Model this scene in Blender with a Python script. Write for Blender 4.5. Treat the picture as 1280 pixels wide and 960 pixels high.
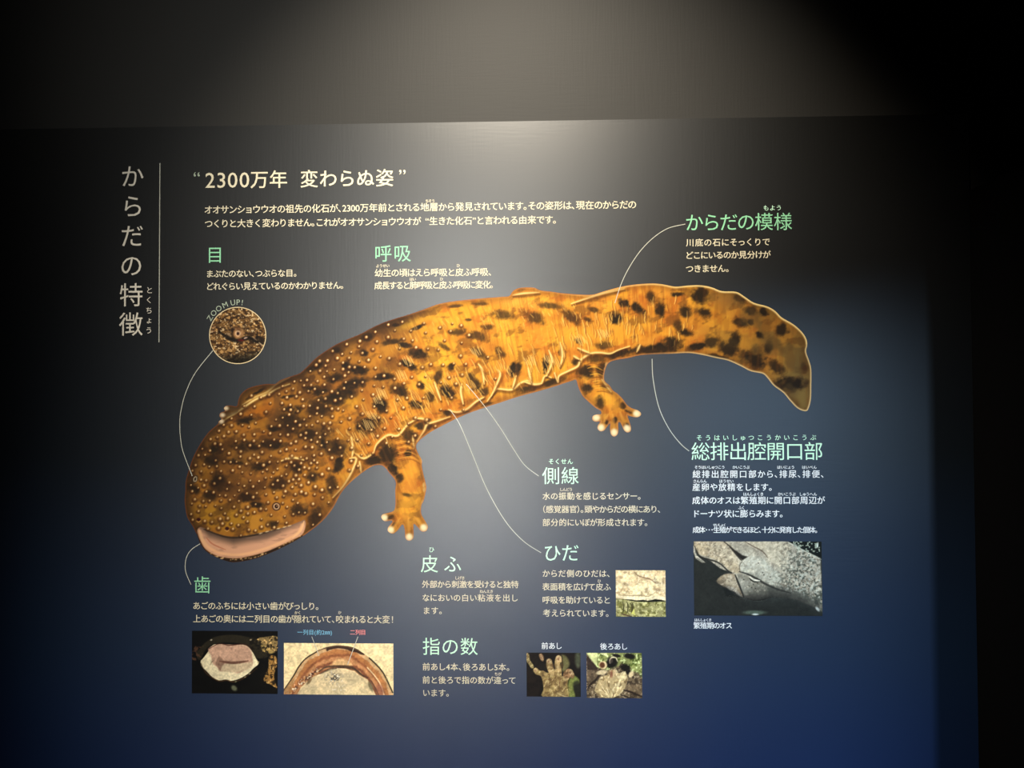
import bpy, math
import numpy as np
from mathutils import Matrix, Euler, Vector

for _o in list(bpy.data.objects):
    bpy.data.objects.remove(_o)
sc = bpy.context.scene
COL = sc.collection

# ------------------------------------------------------------------ camera
LENS = 26.0
F = 1280 * LENS / 36.0
CAM = Vector((0.0, -2.0, 1.40))
ROT = Matrix.Rotation(math.radians(1.7), 3, 'Z') @ Matrix.Rotation(math.radians(90 + 1.1), 3, 'X') @ Matrix.Rotation(math.radians(-0.27), 3, 'Z')
cd = bpy.data.cameras.new('camera')
cd.lens = LENS
cd.sensor_width = 36.0
cd.clip_start = 0.05
cam = bpy.data.objects.new('camera', cd)
cam.matrix_world = Matrix.Translation(CAM) @ ROT.to_4x4()
COL.objects.link(cam)
sc.camera = cam

# ------------------------------------------------------------------ world, lights, exposure
w = bpy.data.worlds.new('world')
sc.world = w
w.use_nodes = True
w.node_tree.nodes['Background'].inputs[0].default_value = (0.9, 0.9, 0.85, 1)
w.node_tree.nodes['Background'].inputs[1].default_value = 0.010
sc.view_settings.view_transform = 'Standard'
sc.view_settings.look = 'None'
sc.view_settings.gamma = 1.0
sc.view_settings.exposure = 0.0


def spot(name, loc, target, power, color, size_deg, blend, radius):
    ld = bpy.data.lights.new(name, 'SPOT')
    ld.energy = power
    ld.color = color
    ld.spot_size = math.radians(size_deg)
    ld.spot_blend = blend
    ld.shadow_soft_size = radius
    o = bpy.data.objects.new(name, ld)
    o.location = loc
    o.rotation_euler = (Vector(target) - Vector(loc)).to_track_quat('-Z', 'Y').to_euler()
    COL.objects.link(o)
    return o


spot('ceiling_spot_light', (-0.12, -1.35, 3.25), (0.0, 0, 1.60), 430, (1.0, 0.89, 0.72), 68, 1.0, 0.05)
spot('ceiling_wash_light', (0.1, -2.6, 3.0), (0.15, 0, 0.85), 60, (1.0, 0.93, 0.80), 50, 1.0, 0.08)
spot('next_gallery_light', (2.2, -7.0, 3.0), (1.0, 0, 0.85), 2000, (0.46, 0.70, 1.0), 20, 1.0, 0.22)
# added unseen strip light that lays a sheen down the board
ld = bpy.data.lights.new('added_sheen_light', 'AREA')
ld.shape = 'RECTANGLE'; ld.size = 0.3; ld.size_y = 2.6; ld.spread = math.radians(34)
ld.energy = 10; ld.color = (0.98, 0.98, 0.93)
o = bpy.data.objects.new('added_sheen_light', ld)
o.location = (-0.40, -3.9, 1.5)
o.rotation_euler = (math.radians(90), 0, 0)
COL.objects.link(o)


# ------------------------------------------------------------------ geometry of the wall plane (y = 0)
def P(px, py, y=0.0):
    """where the sight line of a photograph pixel meets the printed wall: (x, z)"""
    d = ROT @ Vector(((px - 640) / F, -(py - 480) / F, -1.0))
    t = (y - CAM.y) / d.y
    return CAM.x + d.x * t, CAM.z + d.z * t


_R = np.array(ROT)


def Pn(X, Y):
    """the same for arrays"""
    v = np.stack([(X - 640) / F, -(Y - 480) / F, -np.ones_like(X)], -1) @ _R.T
    t = -CAM.y / v[..., 1]
    return v[..., 0] * t, CAM.z + v[..., 2] * t


S = 2.0 / F   # metres on the wall per photograph pixel


def lin(c):
    c = np.asarray(c, float)
    if c.max() > 1.001:
        c = c / 255.0
    return np.where(c <= 0.04045, c / 12.92, ((c + 0.055) / 1.055) ** 2.4)


# ------------------------------------------------------------------ materials
def nodes_of(m):
    m.use_nodes = True
    return m.node_tree, m.node_tree.nodes, m.node_tree.links, m.node_tree.nodes['Principled BSDF']


def grain_bump(nt, nd, lk, b, strength, scale=1.0):
    tc = nd.new('ShaderNodeNewGeometry')
    mp = nd.new('ShaderNodeVectorMath'); mp.operation = 'MULTIPLY'
    mp.inputs[1].default_value = (14 * scale, 14 * scale, 160 * scale)
    nz = nd.new('ShaderNodeTexNoise'); nz.inputs['Scale'].default_value = 1.0
    nz.inputs['Detail'].default_value = 4
    mp2 = nd.new('ShaderNodeVectorMath'); mp2.operation = 'MULTIPLY'
    mp2.inputs[1].default_value = (190 * scale, 14, 10 * scale)
    nz2 = nd.new('ShaderNodeTexNoise'); nz2.inputs['Scale'].default_value = 1.0
    nz2.inputs['Detail'].default_value = 3
    ad = nd.new('ShaderNodeMath'); ad.operation = 'ADD'
    bp = nd.new('ShaderNodeBump'); bp.inputs['Strength'].default_value = strength
    bp.inputs['Distance'].default_value = 0.002
    lk.new(tc.outputs['Position'], mp.inputs[0]); lk.new(mp.outputs[0], nz.inputs['Vector'])
    lk.new(tc.outputs['Position'], mp2.inputs[0]); lk.new(mp2.outputs[0], nz2.inputs['Vector'])
    lk.new(nz.outputs[0], ad.inputs[0]); lk.new(nz2.outputs[0], ad.inputs[1])
    lk.new(ad.outputs[0], bp.inputs['Height']); lk.new(bp.outputs[0], b.inputs['Normal'])


SHEEN_ROUGH = 0.39
SHEEN_SPEC = 0.65
DECAL_ROUGH = 0.6
DECAL_SPEC = 0.12
PRINT_GAIN = 0.72


def flat_mat(name, col, rough=0.5, spec=0.5, bump=0.0):
    m = bpy.data.materials.new(name)
    nt, nd, lk, b = nodes_of(m)
    b.inputs['Base Color'].default_value = (*lin(col), 1)
    b.inputs['Roughness'].default_value = rough
    b.inputs['Specular IOR Level'].default_value = spec
    if bump:
        grain_bump(nt, nd, lk, b, bump)
    return m


def ink(name, col):
    return flat_mat(name, col, DECAL_ROUGH, DECAL_SPEC, 0.05)


def gradient_mat():
    """the printed ground: charcoal at the top of the board running into navy at its foot"""
    m = bpy.data.materials.new('printed_ground')
    nt, nd, lk, b = nodes_of(m)
    g = nd.new('ShaderNodeNewGeometry')
    sx = nd.new('ShaderNodeSeparateXYZ')
    mr = nd.new('ShaderNodeMapRange')
    mr.inputs['From Min'].default_value = 0.3
    mr.inputs['From Max'].default_value = 2.2
    cr = nd.new('ShaderNodeValToRGB')
    e = cr.color_ramp.elements
    e[0].position = 0.0; e[0].color = (*lin((16, 37, 80)), 1)
    e[1].position = 1.0; e[1].color = (*lin((16, 16, 15)), 1)
    for p, c in ((0.22, (19, 38, 66)), (0.5, (14, 22, 31)), (0.75, (13, 14, 16))):
        x = e.new(p); x.color = (*lin(c), 1)
    nz = nd.new('ShaderNodeTexNoise'); nz.inputs['Scale'].default_value = 2.2; nz.inputs['Detail'].default_value = 3
    mx = nd.new('ShaderNodeMix'); mx.data_type = 'RGBA'; mx.blend_type = 'MULTIPLY'; mx.inputs[0].default_value = 0.22
    lk.new(g.outputs['Position'], sx.inputs[0]); lk.new(sx.outputs['Z'], mr.inputs['Value'])
    lk.new(g.outputs['Position'], nz.inputs['Vector'])
    lk.new(mr.outputs[0], cr.inputs[0]); lk.new(cr.outputs[0], mx.inputs[6]); lk.new(nz.outputs[0], mx.inputs[7])
    lk.new(mx.outputs[2], b.inputs['Base Color'])
    b.inputs['Roughness'].default_value = SHEEN_ROUGH
    b.inputs['Specular IOR Level'].default_value = SHEEN_SPEC
    grain_bump(nt, nd, lk, b, 0.05)
    return m


def print_mat():
    m = bpy.data.materials.new('printed_colours')
    nt, nd, lk, b = nodes_of(m)
    a = nd.new('ShaderNodeAttribute'); a.attribute_name = 'ink'
    lk.new(a.outputs['Color'], b.inputs['Base Color'])
    b.inputs['Roughness'].default_value = DECAL_ROUGH
    b.inputs['Specular IOR Level'].default_value = DECAL_SPEC
    grain_bump(nt, nd, lk, b, 0.06)
    return m


M_GROUND = gradient_mat()
M_PRINT = print_mat()
M_WALL = flat_mat('black_wall_paint', (37, 36, 34), 0.62, 0.25, 0.10)
M_BLACK = flat_mat('matt_black_paint', (5, 5, 6), 0.9, 0.1, 0.1)
M_FLOOR = flat_mat('dark_floor', (22, 22, 24), 0.6, 0.3)
M_CREAM = ink('cream_vinyl', (205, 196, 170))
M_TITLE = ink('warm_white_vinyl', (222, 214, 198))
M_WHITE = ink('white_vinyl', (222, 226, 226))
M_GREEN = ink('pale_green_vinyl', (132, 194, 154))
M_MINT = ink('mint_vinyl', (190, 232, 205))
M_LINE = ink('pale_line_vinyl', (176, 176, 164))
M_DIM = ink('grey_green_vinyl', (148, 160, 142))
M_BLUE = ink('light_blue_vinyl', (120, 176, 205))
M_PINK = ink('pink_vinyl', (232, 140, 140))


# ------------------------------------------------------------------ object helpers
def raw_mesh(name, co, faces, mat, parent=None, org=(0, 0, 0), col=None):
    me = bpy.data.meshes.new(name)
    co = np.asarray(co, np.float32) - np.asarray(org, np.float32)
    if isinstance(faces, np.ndarray):
        n = len(faces)
        k = faces.shape[1]
        me.vertices.add(len(co)); me.vertices.foreach_set('co', co.ravel())
        me.loops.add(n * k); me.loops.foreach_set('vertex_index', faces.astype(np.int32).ravel())
        me.polygons.add(n)
        me.polygons.foreach_set('loop_start', np.arange(0, n * k, k, dtype=np.int32))
        me.update(calc_edges=True)
    else:
        me.from_pydata(co.tolist(), [], faces)
        me.update()
    if col is not None:
        a = me.color_attributes.new('ink', 'FLOAT_COLOR', 'POINT')
        c4 = np.ones((len(co), 4), np.float32); c4[:, :3] = col
        a.data.foreach_set('color', c4.ravel())
    me.materials.append(mat)
    o = bpy.data.objects.new(name, me)
    COL.objects.link(o)
    if parent is not None:
        o.parent = parent
    else:
        o.location = org
    return o


def tag(o, label, cat=None, group=None):
    o['label'] = label
    if cat:
        o['category'] = cat
    if group:
        o['group'] = group
    return o


def thing(name, label, cat, px, py, group=None):
    o = bpy.data.objects.new(name, None)
    o.empty_display_size = 0.05
    x, z = P(px, py)
    o.location = (x, 0, z)
    COL.objects.link(o)
    return tag(o, label, cat, group)


def box(name, x0, x1, y0, y1, z0, z1, mat, kind='structure', bevel=0.0):
    import bmesh
    bm = bmesh.new()
    bmesh.ops.create_cube(bm, size=1)
    for v in bm.verts:
        v.co.x = x0 if v.co.x < 0 else x1
        v.co.y = y0 if v.co.y < 0 else y1
        v.co.z = z0 if v.co.z < 0 else z1
    if bevel:
        bmesh.ops.bevel(bm, geom=bm.edges[:], offset=bevel, segments=2, affect='EDGES')
    me = bpy.data.meshes.new(name); bm.to_mesh(me); bm.free()
    me.materials.append(mat)
    o = bpy.data.objects.new(name, me)
    COL.objects.link(o)
    if kind:
        o['kind'] = kind
    return o


# ------------------------------------------------------------------ the room
TOP = P(640, 151.5)[1]
XR = P(1213, 300)[0]
wall = box('wall_back', -4.0, 3.2, 0.012, 0.2, 0.0, 3.6, M_WALL)
board = box('panel', -4.0, XR, 0.0, 0.012, 0.06, TOP, M_GROUND, None, 0.0008)
board.parent = wall
board['label'] = 'wide printed board running from charcoal grey down to navy blue'
ZP = P(1213, 237)[1]
box('wall_right', XR, 3.2, -0.75, 0.012, 0.0, ZP, M_BLACK, bevel=0.004)
box('wall_left', -4.2, -4.0, -4.0, 0.2, 0.0, 3.6, M_BLACK)
box('floor', -4.2, 3.4, -8.0, 0.2, -0.1, 0.0, M_FLOOR)
box('ceiling', -4.2, 3.4, -4.2, 0.2, 3.6, 3.7, M_BLACK)
# unseen front wall behind the visitor, its opening shaped to trim the cool beam
box('wall_front', -4.2, 0.75, -4.2, -4.0, 0.0, 3.6, M_BLACK)
XJ = 1.735
w2 = box('wall_front', XJ, 3.4, -4.2, -4.0, 0.0, 3.6, M_BLACK)
ZL = 2.38
box('wall_front', 0.75, XJ, -4.2, -4.0, ZL, 3.6, M_BLACK)

# ------------------------------------------------------------------ lettering
_g = {}


def glyph(ch, off):
    k = (ch, off)
    if k not in _g:
        cu = bpy.data.curves.new('glyph', 'FONT')
        cu.body = ch; cu.size = 1.0; cu.resolution_u = 3; cu.offset = off
        ob = bpy.data.objects.new('glyph', cu)
        COL.objects.link(ob)
        bpy.context.view_layer.update()
        me = bpy.data.meshes.new_from_object(ob.evaluated_get(bpy.context.evaluated_depsgraph_get()))
        co = np.array([v.co[:2] for v in me.vertices]).reshape(-1, 2)
        fs = [tuple(p.vertices) for p in me.polygons]
        bpy.data.objects.remove(ob); bpy.data.curves.remove(cu); bpy.data.meshes.remove(me)
        _g[k] = (co, fs)
    return _g[k]


HALF = '、。！）」'
SMALLK = 'ょっゅャョッ'


def cell(ch):
    """advance in em, and shift of the glyph inside it"""
    if ch == ' ':
        return 0.5, 0
    if ch in HALF:
        return (0.5, 0.0) if ch != '！' else (0.62, 0.06)
    if ch in '（':
        return 0.5, -0.55
    if ch in '“”':
        return 0.45, 0
    if ch in '･':
        return 0.5, 0
    if ord(ch) < 0x250:
        co = glyph(ch, 0.0)[0]
        return float(co[:, 0].max() + 0.06), 0
    if ch in SMALLK:
        return 0.86, -0.07
    if 0x3040 <= ord(ch) <= 0x30ff:
        return 0.97, -0.015
    return 1.06, 0.03


def place(items, name, mat, parent, label=None, y=-0.0007):
    """items: (character, wall x of its cell's middle, wall z of its middle, em in metres, offset, rotation)"""
    V, Fc, n = [], [], 0
    for ch, cx, cz, em, off, rot in items:
        co, fs = glyph(ch, 0.0)
        full = ord(ch) > 0x250 and ch not in '“”･'
        c = (co - (0.5 if full else (co[:, 0].min() + co[:, 0].max()) / 2, 0.37)) * em
        if rot:
            ca, sa = math.cos(rot), math.sin(rot)
            c = c @ np.array([[ca, sa], [-sa, ca]])
        for k, (dx, dz) in enumerate(((0, 0),) if off <= 0 else ((-off, -off * .5), (off, -off * .5), (0, off * .8))):
            V.append(np.stack([c[:, 0] + cx + dx * em, np.full(len(c), y - k * 0.00012), c[:, 1] + cz + dz * em], 1))
            Fc += [tuple(i + n for i in f) for f in fs]
            n += len(c)
    o = raw_mesh(name, np.concatenate(V), Fc, mat, parent, parent.location if parent else (0, 0, 0))
    if label:
        o['label'] = label
    return o


def line_items(text, x0, x1, yl, em, off, yr=None):
    """one horizontal line of type between two photograph columns"""
    yr = yl if yr is None else yr
    xa, za = P(x0, yl); xb, zb = P(x1, yr)
    z = (za + zb) / 2
    adv = [cell(c) for c in text]
    e = em * S
    tot = sum(a for a, _ in adv)
    k = (xb - xa) / tot
    x = xa
    out = []
    for ch, (a, sh) in zip(text, adv):
        if ch != ' ':
            if ord(ch) > 0x250 and ch in HALF + '（':
                cx = x + (0.5 + sh) * e * min(1.0, k / e)
            elif ord(ch) < 0x250 or ch in '“”':
                cx = x + a * k / 2
            else:
                cx = x + a * k / 2
            out.append((ch, cx, z, e, off, 0.0))
        x += a * k
    return out


BOLD = 0.010
LIGHT = -0.006


def block(name, label, cat, lines, head=None, group=None):
    """lines: (text, x0, x1, yleft, yright, em, material, offset, part name)"""
    allp = lines + ([head] if head else [])
    px = min(l[1] for l in allp); py = max(l[3] for l in allp) + 6
    t = thing(name, label, cat, px, py, group)
    for l in allp:
        text, x0, x1, yl, yr, em, mat, off, pn = l[:9]
        o = place(line_items(text, x0, x1, yl, em, off, yr), pn, mat, t)
    return t


def H(text, x0, x1, yl, yr, em, mat=None, off=LIGHT):
    return (text, x0, x1, yl, yr, em, mat or M_GREEN, off, 'heading')


def B(text, x0, x1, yl, yr=None, em=10.3, mat=None):
    return (text, x0, x1, yl, yl if yr is None else yr, em, mat or M_CREAM, BOLD, 'text_line')


def Rb(text, x0, x1, y, em=4.6, mat=None):
    return (text, x0, x1, y, y, em, mat or M_CREAM, 0.016, 'reading_gloss')


def Rh(text, x0, x1, y, em=7.5, mat=None):
    return (text, x0, x1, y, y, em, mat or M_MINT, 0.006, 'heading_gloss')


# vertical title
t = thing('title_lettering', 'large vertical pale title lettering at the far left of the board', 'lettering', 164, 424)
for ch, cx, cy, em in (('か', 165.6, 220.6, 31), ('ら', 165.8, 258, 31), ('だ', 165.2, 295, 31), ('の', 164.4, 332, 31),
                       ('特', 164.2, 368.8, 32), ('徴', 163.9, 405.4, 32)):
    x, z = P(cx, cy)
    place([(ch, x, z, em * S, -0.004, 0)], 'character', M_TITLE, t)
gl = []
for ch, cx, cy in (('と', 187, 362.8), ('く', 186.5, 375), ('ち', 186.4, 388), ('ょ', 186.6, 400.2), ('う', 186.2, 413)):
    x, z = P(cx, cy)
    gl.append((ch, x, z, 9.4 * S, 0.0, 0))
place(gl, 'reading_gloss', M_TITLE, t)


def ribbon(name, pts, width_px, mat, parent=None, label=None, cat=None, group=None, y=-0.0012, smooth=True):
    """a thin strip of vinyl through photograph points"""
    p = np.array(pts, float)
    if smooth and len(p) > 2:
        p = catmull(p, 8, False)
    X, Z = Pn(p[:, 0], p[:, 1])
    q = np.stack([X, Z], 1)
    d = np.gradient(q, axis=0)
    nrm = np.stack([-d[:, 1], d[:, 0]], 1)
    nrm /= np.linalg.norm(nrm, axis=1)[:, None] + 1e-12
    h = width_px * S / 2
    a, b = q + nrm * h, q - nrm * h
    n = len(q)
    co = np.concatenate([np.stack([a[:, 0], np.full(n, y), a[:, 1]], 1), np.stack([b[:, 0], np.full(n, y), b[:, 1]], 1)])
    fs = np.array([(i, i + n, i + n + 1, i + 1) for i in range(n - 1)])
    org = (co[0] if parent is None else np.array(parent.location))
    o = raw_mesh(name, co, fs, mat, parent, org)
    if label:
        tag(o, label, cat, group)
    return o


def catmull(p, k, closed=True):
    p = np.asarray(p, float)
    n = len(p)
    out = []
    rng = range(n if closed else n - 1)
    for i in rng:
        if closed:
            a, b, c, d = p[(i - 1) % n], p[i], p[(i + 1) % n], p[(i + 2) % n]
        else:
            a, b, c, d = p[max(i - 1, 0)], p[i], p[i + 1], p[min(i + 2, n - 1)]
        for s in np.linspace(0, 1, k, endpoint=False):
            out.append(0.5 * ((2 * b) + (c - a) * s + (2 * a - 5 * b + 4 * c - d) * s * s + (3 * b - a - 3 * c + d) * s ** 3))
    if not closed:
        out.append(p[-1])
    return np.array(out)


ribbon('rule_line', [(200.2, 204), (199.6, 316), (199.0, 428)], 1.05, M_LINE, None,
       'thin pale vertical rule beside the large vertical title', 'line')

block('headline_lettering', 'bold cream headline in quotation marks at the top of the board', 'lettering',
      [('“', 240.5, 251.5, 222.4, 222.4, 23, M_DIM, 0.0, 'quotation_mark'),
       ('2300', 255.5, 313, 224.8, 224.4, 27.5, M_CREAM, 0.004, 'heading'),
       ('万年', 312.5, 360, 224.6, 224.2, 24, M_CREAM, 0.010, 'heading'),
       ('変わらぬ姿', 374, 493.5, 223.8, 222.4, 23.8, M_CREAM, 0.010, 'heading'),
       ('”', 496.5, 509.5, 220.0, 220.0, 24, M_CREAM, 0.0, 'quotation_mark')])
block('text_block', 'two long cream lines of small text under the bold headline', 'text',
      [B('オオサンショウウオの祖先の化石が、2300万年前とされる地層から発見されています。その姿形は、現在のからだの', 255.5, 795.5, 261.8, 256.4, 11.6),
       B('つくりと大きく変わりません。これがオオサンショウウオが “生きた化石”と言われる由来です。', 256, 696.5, 279, 275.4, 11.4),
       Rb('ちそう', 532, 543.5, 251.3)])
block('text_block', 'text about the eyes: one green character over two cream lines', 'text',
      [B('まぶたのない、つぶらな目。', 257.6, 372, 342.4, 341.4, 10.4), B('どれぐらい見えているのかわかりません。', 257.8, 430.5, 358, 356.8, 10.4)],
      H('目', 257.5, 280, 318.8, 318.6, 22.5))
block('text_block', 'text about breathing: two green characters over two cream lines', 'text',
      [B('幼生の頃はえら呼吸と皮ふ呼吸、', 468.2, 615.5, 341, 340.2, 11), B('成長すると肺呼吸と皮ふ呼吸に変化。', 468.2, 617.5, 356.8, 356, 10.6),
       Rb('ようせい', 470, 487, 332.4), Rb('ひ', 570.5, 575, 332), Rb('はい', 512, 520, 349), Rb('ひ', 549.5, 554, 348.8)],
      H('呼吸', 467, 515, 317.2, 316.6, 23))
block('text_block', 'text about the body pattern: green heading above the back of the tail', 'text',
      [B('川底の石にそっくりで', 856.8, 962.8, 303.4, 302.4, 10.4), B('どこにいるのか見分けが', 856.8, 963, 319.2, 318.4, 10.4),
       B('つきません。', 857, 912, 336, 335.6, 10.4), Rh('もよう', 953.5, 977.5, 260)],
      H('からだの模様', 857, 990.5, 278.8, 276.6, 23.5))
block('text_block', 'text about the cloaca: seven-character mint heading over four white lines', 'text',
      [B('総排出腔開口部から、排尿、排便、', 864.8, 1031, 592.6, 592.6, 10.2, M_WHITE), B('産卵や放精をします。', 864.8, 966, 608.9, 608.9, 10.2, M_WHITE),
       B('成体のオスは繁殖期に開口部周辺が', 864.8, 1031, 625.4, 625.4, 10.2, M_WHITE), B('ドーナツ状に膨らみます。', 865.2, 979.5, 642, 642.2, 10.2, M_WHITE),
       Rb('そうはいしゅつこう', 868, 906, 584, mat=M_WHITE), Rb('かいこうぶ', 915.5, 937, 584, mat=M_WHITE),
       Rb('はいにょう', 971.2, 993.2, 584, mat=M_WHITE), Rb('はいべん', 1002.2, 1020.8, 584, mat=M_WHITE),
       Rb('さんらん', 866.2, 883.4, 601.4, mat=M_WHITE), Rb('ほうせい', 898.8, 917, 601.4, mat=M_WHITE),
       Rb('はんしょくき', 928.8, 954.4, 617.6, mat=M_WHITE), Rb('かいこうぶ', 972.2, 994.6, 617.6, mat=M_WHITE),
       Rb('しゅうへん', 998.8, 1021, 617.6, mat=M_WHITE), Rb('ふく', 922.8, 931, 634.6, mat=M_WHITE),
       Rh('そうはいしゅつこうかいこうぶ', 868.5, 1022, 547, 7.8)],
      H('総排出腔開口部', 864, 1028.5, 564.2, 564.2, 24, M_MINT))
block('caption', 'small single-line white note just above the big grey photograph', 'caption',
      [B('成体･･･生殖ができるほど、十分に発育した個体。', 866, 1022.5, 662.2, 662.4, 8.5, M_WHITE), Rb('せいしょく', 891.5, 907.3, 656.2, 4, M_WHITE)])
block('caption', 'short white caption under the big grey photograph', 'caption',
      [B('繁殖期のオス', 866.8, 915, 781.8, 781.8, 8.7, M_WHITE), Rb('はんしょくき', 868, 889.4, 774.8, 4, M_WHITE)])
block('text_block', 'text about the teeth: one green character below the open mouth', 'text',
      [B('あごのふちには小さい歯がびっしり。', 241.2, 399.5, 757.4, 757.4, 10.4), B('上あごの奥には二列目の歯が隠れていて、咬まれると大変！', 241.2, 493.8, 773.8, 773.8, 10.4),
       Rb('かく', 368.2, 376.4, 765.8), Rb('か', 422.4, 427, 765.6)],
      H('歯', 241.6, 264.5, 731.2, 731.2, 23))
block('caption', 'tiny light blue label above the pale jaw photograph', 'caption',
      [B('一列目(約2㎜)', 371.5, 415.2, 790.3, 790.3, 7, M_BLUE)])
block('caption', 'tiny pink label above the pale jaw photograph', 'caption',
      [B('二列目', 437.6, 457.4, 790.3, 790.3, 7, M_PINK)])
block('text_block', 'text about the skin: green two-character heading below the front foot', 'text',
      [B('外部から刺激を受けると独特', 527.4, 648.4, 730.4, 730.4, 9.9), B('なにおいの白い粘液を出し', 527.6, 648, 747.2, 747.2, 9.9),
       B('ます。', 528, 554, 763.2, 763.2, 9.9), Rb('しげき', 568.6, 581, 722.4), Rb('ねんえき', 599.6, 616.6, 739.2), Rh('ひ', 535.6, 543.4, 687)],
      H('皮 ふ', 526.8, 575, 705, 705, 23, M_MINT))
block('text_block', 'text about the number of toes: green heading beside two foot photographs', 'text',
      [B('前あし4本、後ろあし5本。', 527.6, 638, 833.6, 833.6, 10), B('前と後ろで指の数が違って', 527.6, 645.2, 850, 850.2, 10),
       B('います。', 528, 562.5, 866, 866, 10), Rb('ちが', 618, 627, 842.4)],
      H('指の数', 527, 598.6, 808, 808.2, 23, M_MINT))
block('caption', 'small white caption above the left foot photograph with the dark ground', 'caption', [B('前あし', 676.4, 702.6, 807.2, 807.2, 8.9, M_WHITE)])
block('caption', 'small white caption above the foot photograph with green moss', 'caption', [B('後ろあし', 749.8, 784.6, 808, 808, 8.9, M_WHITE)])
block('text_block', 'text about the side line: green heading over three lines below the belly', 'text',
      [B('水の振動を感じるセンサー。', 677.6, 802, 620.2, 620, 10), B('（感覚器官）。頭やからだの横にあり、', 677.6, 826.5, 636.6, 636.4, 10),
       B('部分的にいぼが形成されます。', 677.6, 810.5, 653, 653, 10), Rb('しんどう', 699.6, 715.4, 611.8), Rh('そくせん', 685, 716.6, 576.8)],
      H('側線', 677, 724.4, 594.8, 594.6, 23, M_MINT))
block('text_block', 'text about the skin folds: heading in kana over four lines, beside a small square photograph', 'text',
      [B('からだ側のひだは、', 677.6, 763.5, 716.8, 716.8, 9.9), B('表面積を広げて皮ふ', 677.6, 763.4, 733.5, 733.5, 9.9),
       B('呼吸を助けていると', 677.6, 763.4, 750, 750, 9.9), B('考えられています。', 678, 762, 766.4, 766.4, 9.9), Rb('ひ', 746.8, 751.2, 726.2)],
      H('ひだ', 679, 724, 691, 691, 23, M_MINT))

# curved lettering round the circular photograph
CX, CY, CR = 297.3, 419.4, 35.2
t = thing('arched_lettering', 'small arched latin lettering curving over the round photograph', 'lettering', 262, 400)
cx, cz = P(CX, CY)
r = (CR + 7.3) * S
its = []
for ch, ang in zip('ZOOM UP!', (148.0, 137.2, 125.4, 112.8, 0, 98.6, 89.2, 82.2)):
    if ch == ' ':
        continue
    a = math.radians(ang)
    its.append((ch, cx + r * math.cos(a), cz + r * math.sin(a), 9.8 * S, -0.004, a - math.pi / 2))
place(its, 'letter', M_DIM, t)

# leader lines
LG = 'thin curved leader lines'
ribbon('leader_line', [(266.3, 438.3), (244.4, 466), (232, 492), (225.9, 516.7), (225, 533), (226, 548), (229.2, 565), (240.6, 595)], 0.78, M_LINE, None,
       'leader line from the round photograph down to the far eye', 'line', LG)
ribbon('leader_line', [(856.5, 280.2), (835, 285.5), (816.9, 297), (800.6, 313.5), (786.4, 334.5), (776, 356), (768.5, 379)], 0.82, M_LINE, None,
       'leader line from the body pattern heading down to the back', 'line', LG)
ribbon('leader_line', [(582.8, 480), (605, 506.6), (625.5, 535), (641.7, 561), (656, 581.5), (673.4, 595)], 0.82, M_LINE, None,
       'leader line from the flank to the side line heading', 'line', LG)
ribbon('leader_line', [(562.5, 512), (574.7, 530.5), (591, 569), (609, 612), (631.5, 651), (654, 676), (676.3, 690.8)], 0.82, M_LINE, None,
       'long leader line from the lower skin fold to the folds heading', 'line', LG)
ribbon('leader_line', [(815, 448.7), (816.3, 474), (823.4, 508.6), (835.6, 535), (850, 554), (861.3, 563.8)], 0.90, M_LINE, None,
       'leader line under the tail base running down to the seven-character heading', 'line', LG)
ribbon('leader_line', [(250.5, 679.5), (240, 686.5), (234, 695), (231.8, 705), (232.8, 716), (239, 730.6)], 0.82, M_LINE, None,
       'short leader line from the open mouth to the teeth heading', 'line', LG)
ribbon('pointer_line', [(390, 795.6), (399, 819.5)], 0.8, M_LINE, None, 'short straight pointer from the blue label into the jaw photograph', 'line', None, -0.0016)
ribbon('pointer_line', [(447.6, 795.6), (434.6, 830.7)], 0.9, M_LINE, None, 'short straight pointer from the pink label into the jaw photograph', 'line', None, -0.0016)


# ------------------------------------------------------------------ ink painter: flat print built as coloured meshes
rs = np.random.RandomState(7)
_perm = np.random.RandomState(3).rand(512, 512)


def vnoise(X, Y, s, seed=0):
    x = X / s + seed * 17.31; y = Y / s + seed * 9.77
    xi = np.floor(x).astype(int); yi = np.floor(y).astype(int)
    fx = x - xi; fy = y - yi
    fx = fx * fx * (3 - 2 * fx); fy = fy * fy * (3 - 2 * fy)
    g = lambda a, b: _perm[a % 512, b % 512]
    return (g(xi, yi) * (1 - fx) + g(xi + 1, yi) * fx) * (1 - fy) + (g(xi, yi + 1) * (1 - fx) + g(xi + 1, yi + 1) * fx) * fy


def fbm(X, Y, s, seed=0, o=4):
    v = 0; a = 0.5; t = 0
    for i in range(o):
        v = v + a * vnoise(X, Y, s / 2 ** i, seed + i); t += a; a *= 0.55
    return v / t


def sst(a, b, x):
    t = np.clip((x - a) / (b - a + 1e-12), 0, 1)
    return t * t * (3 - 2 * t)


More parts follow.
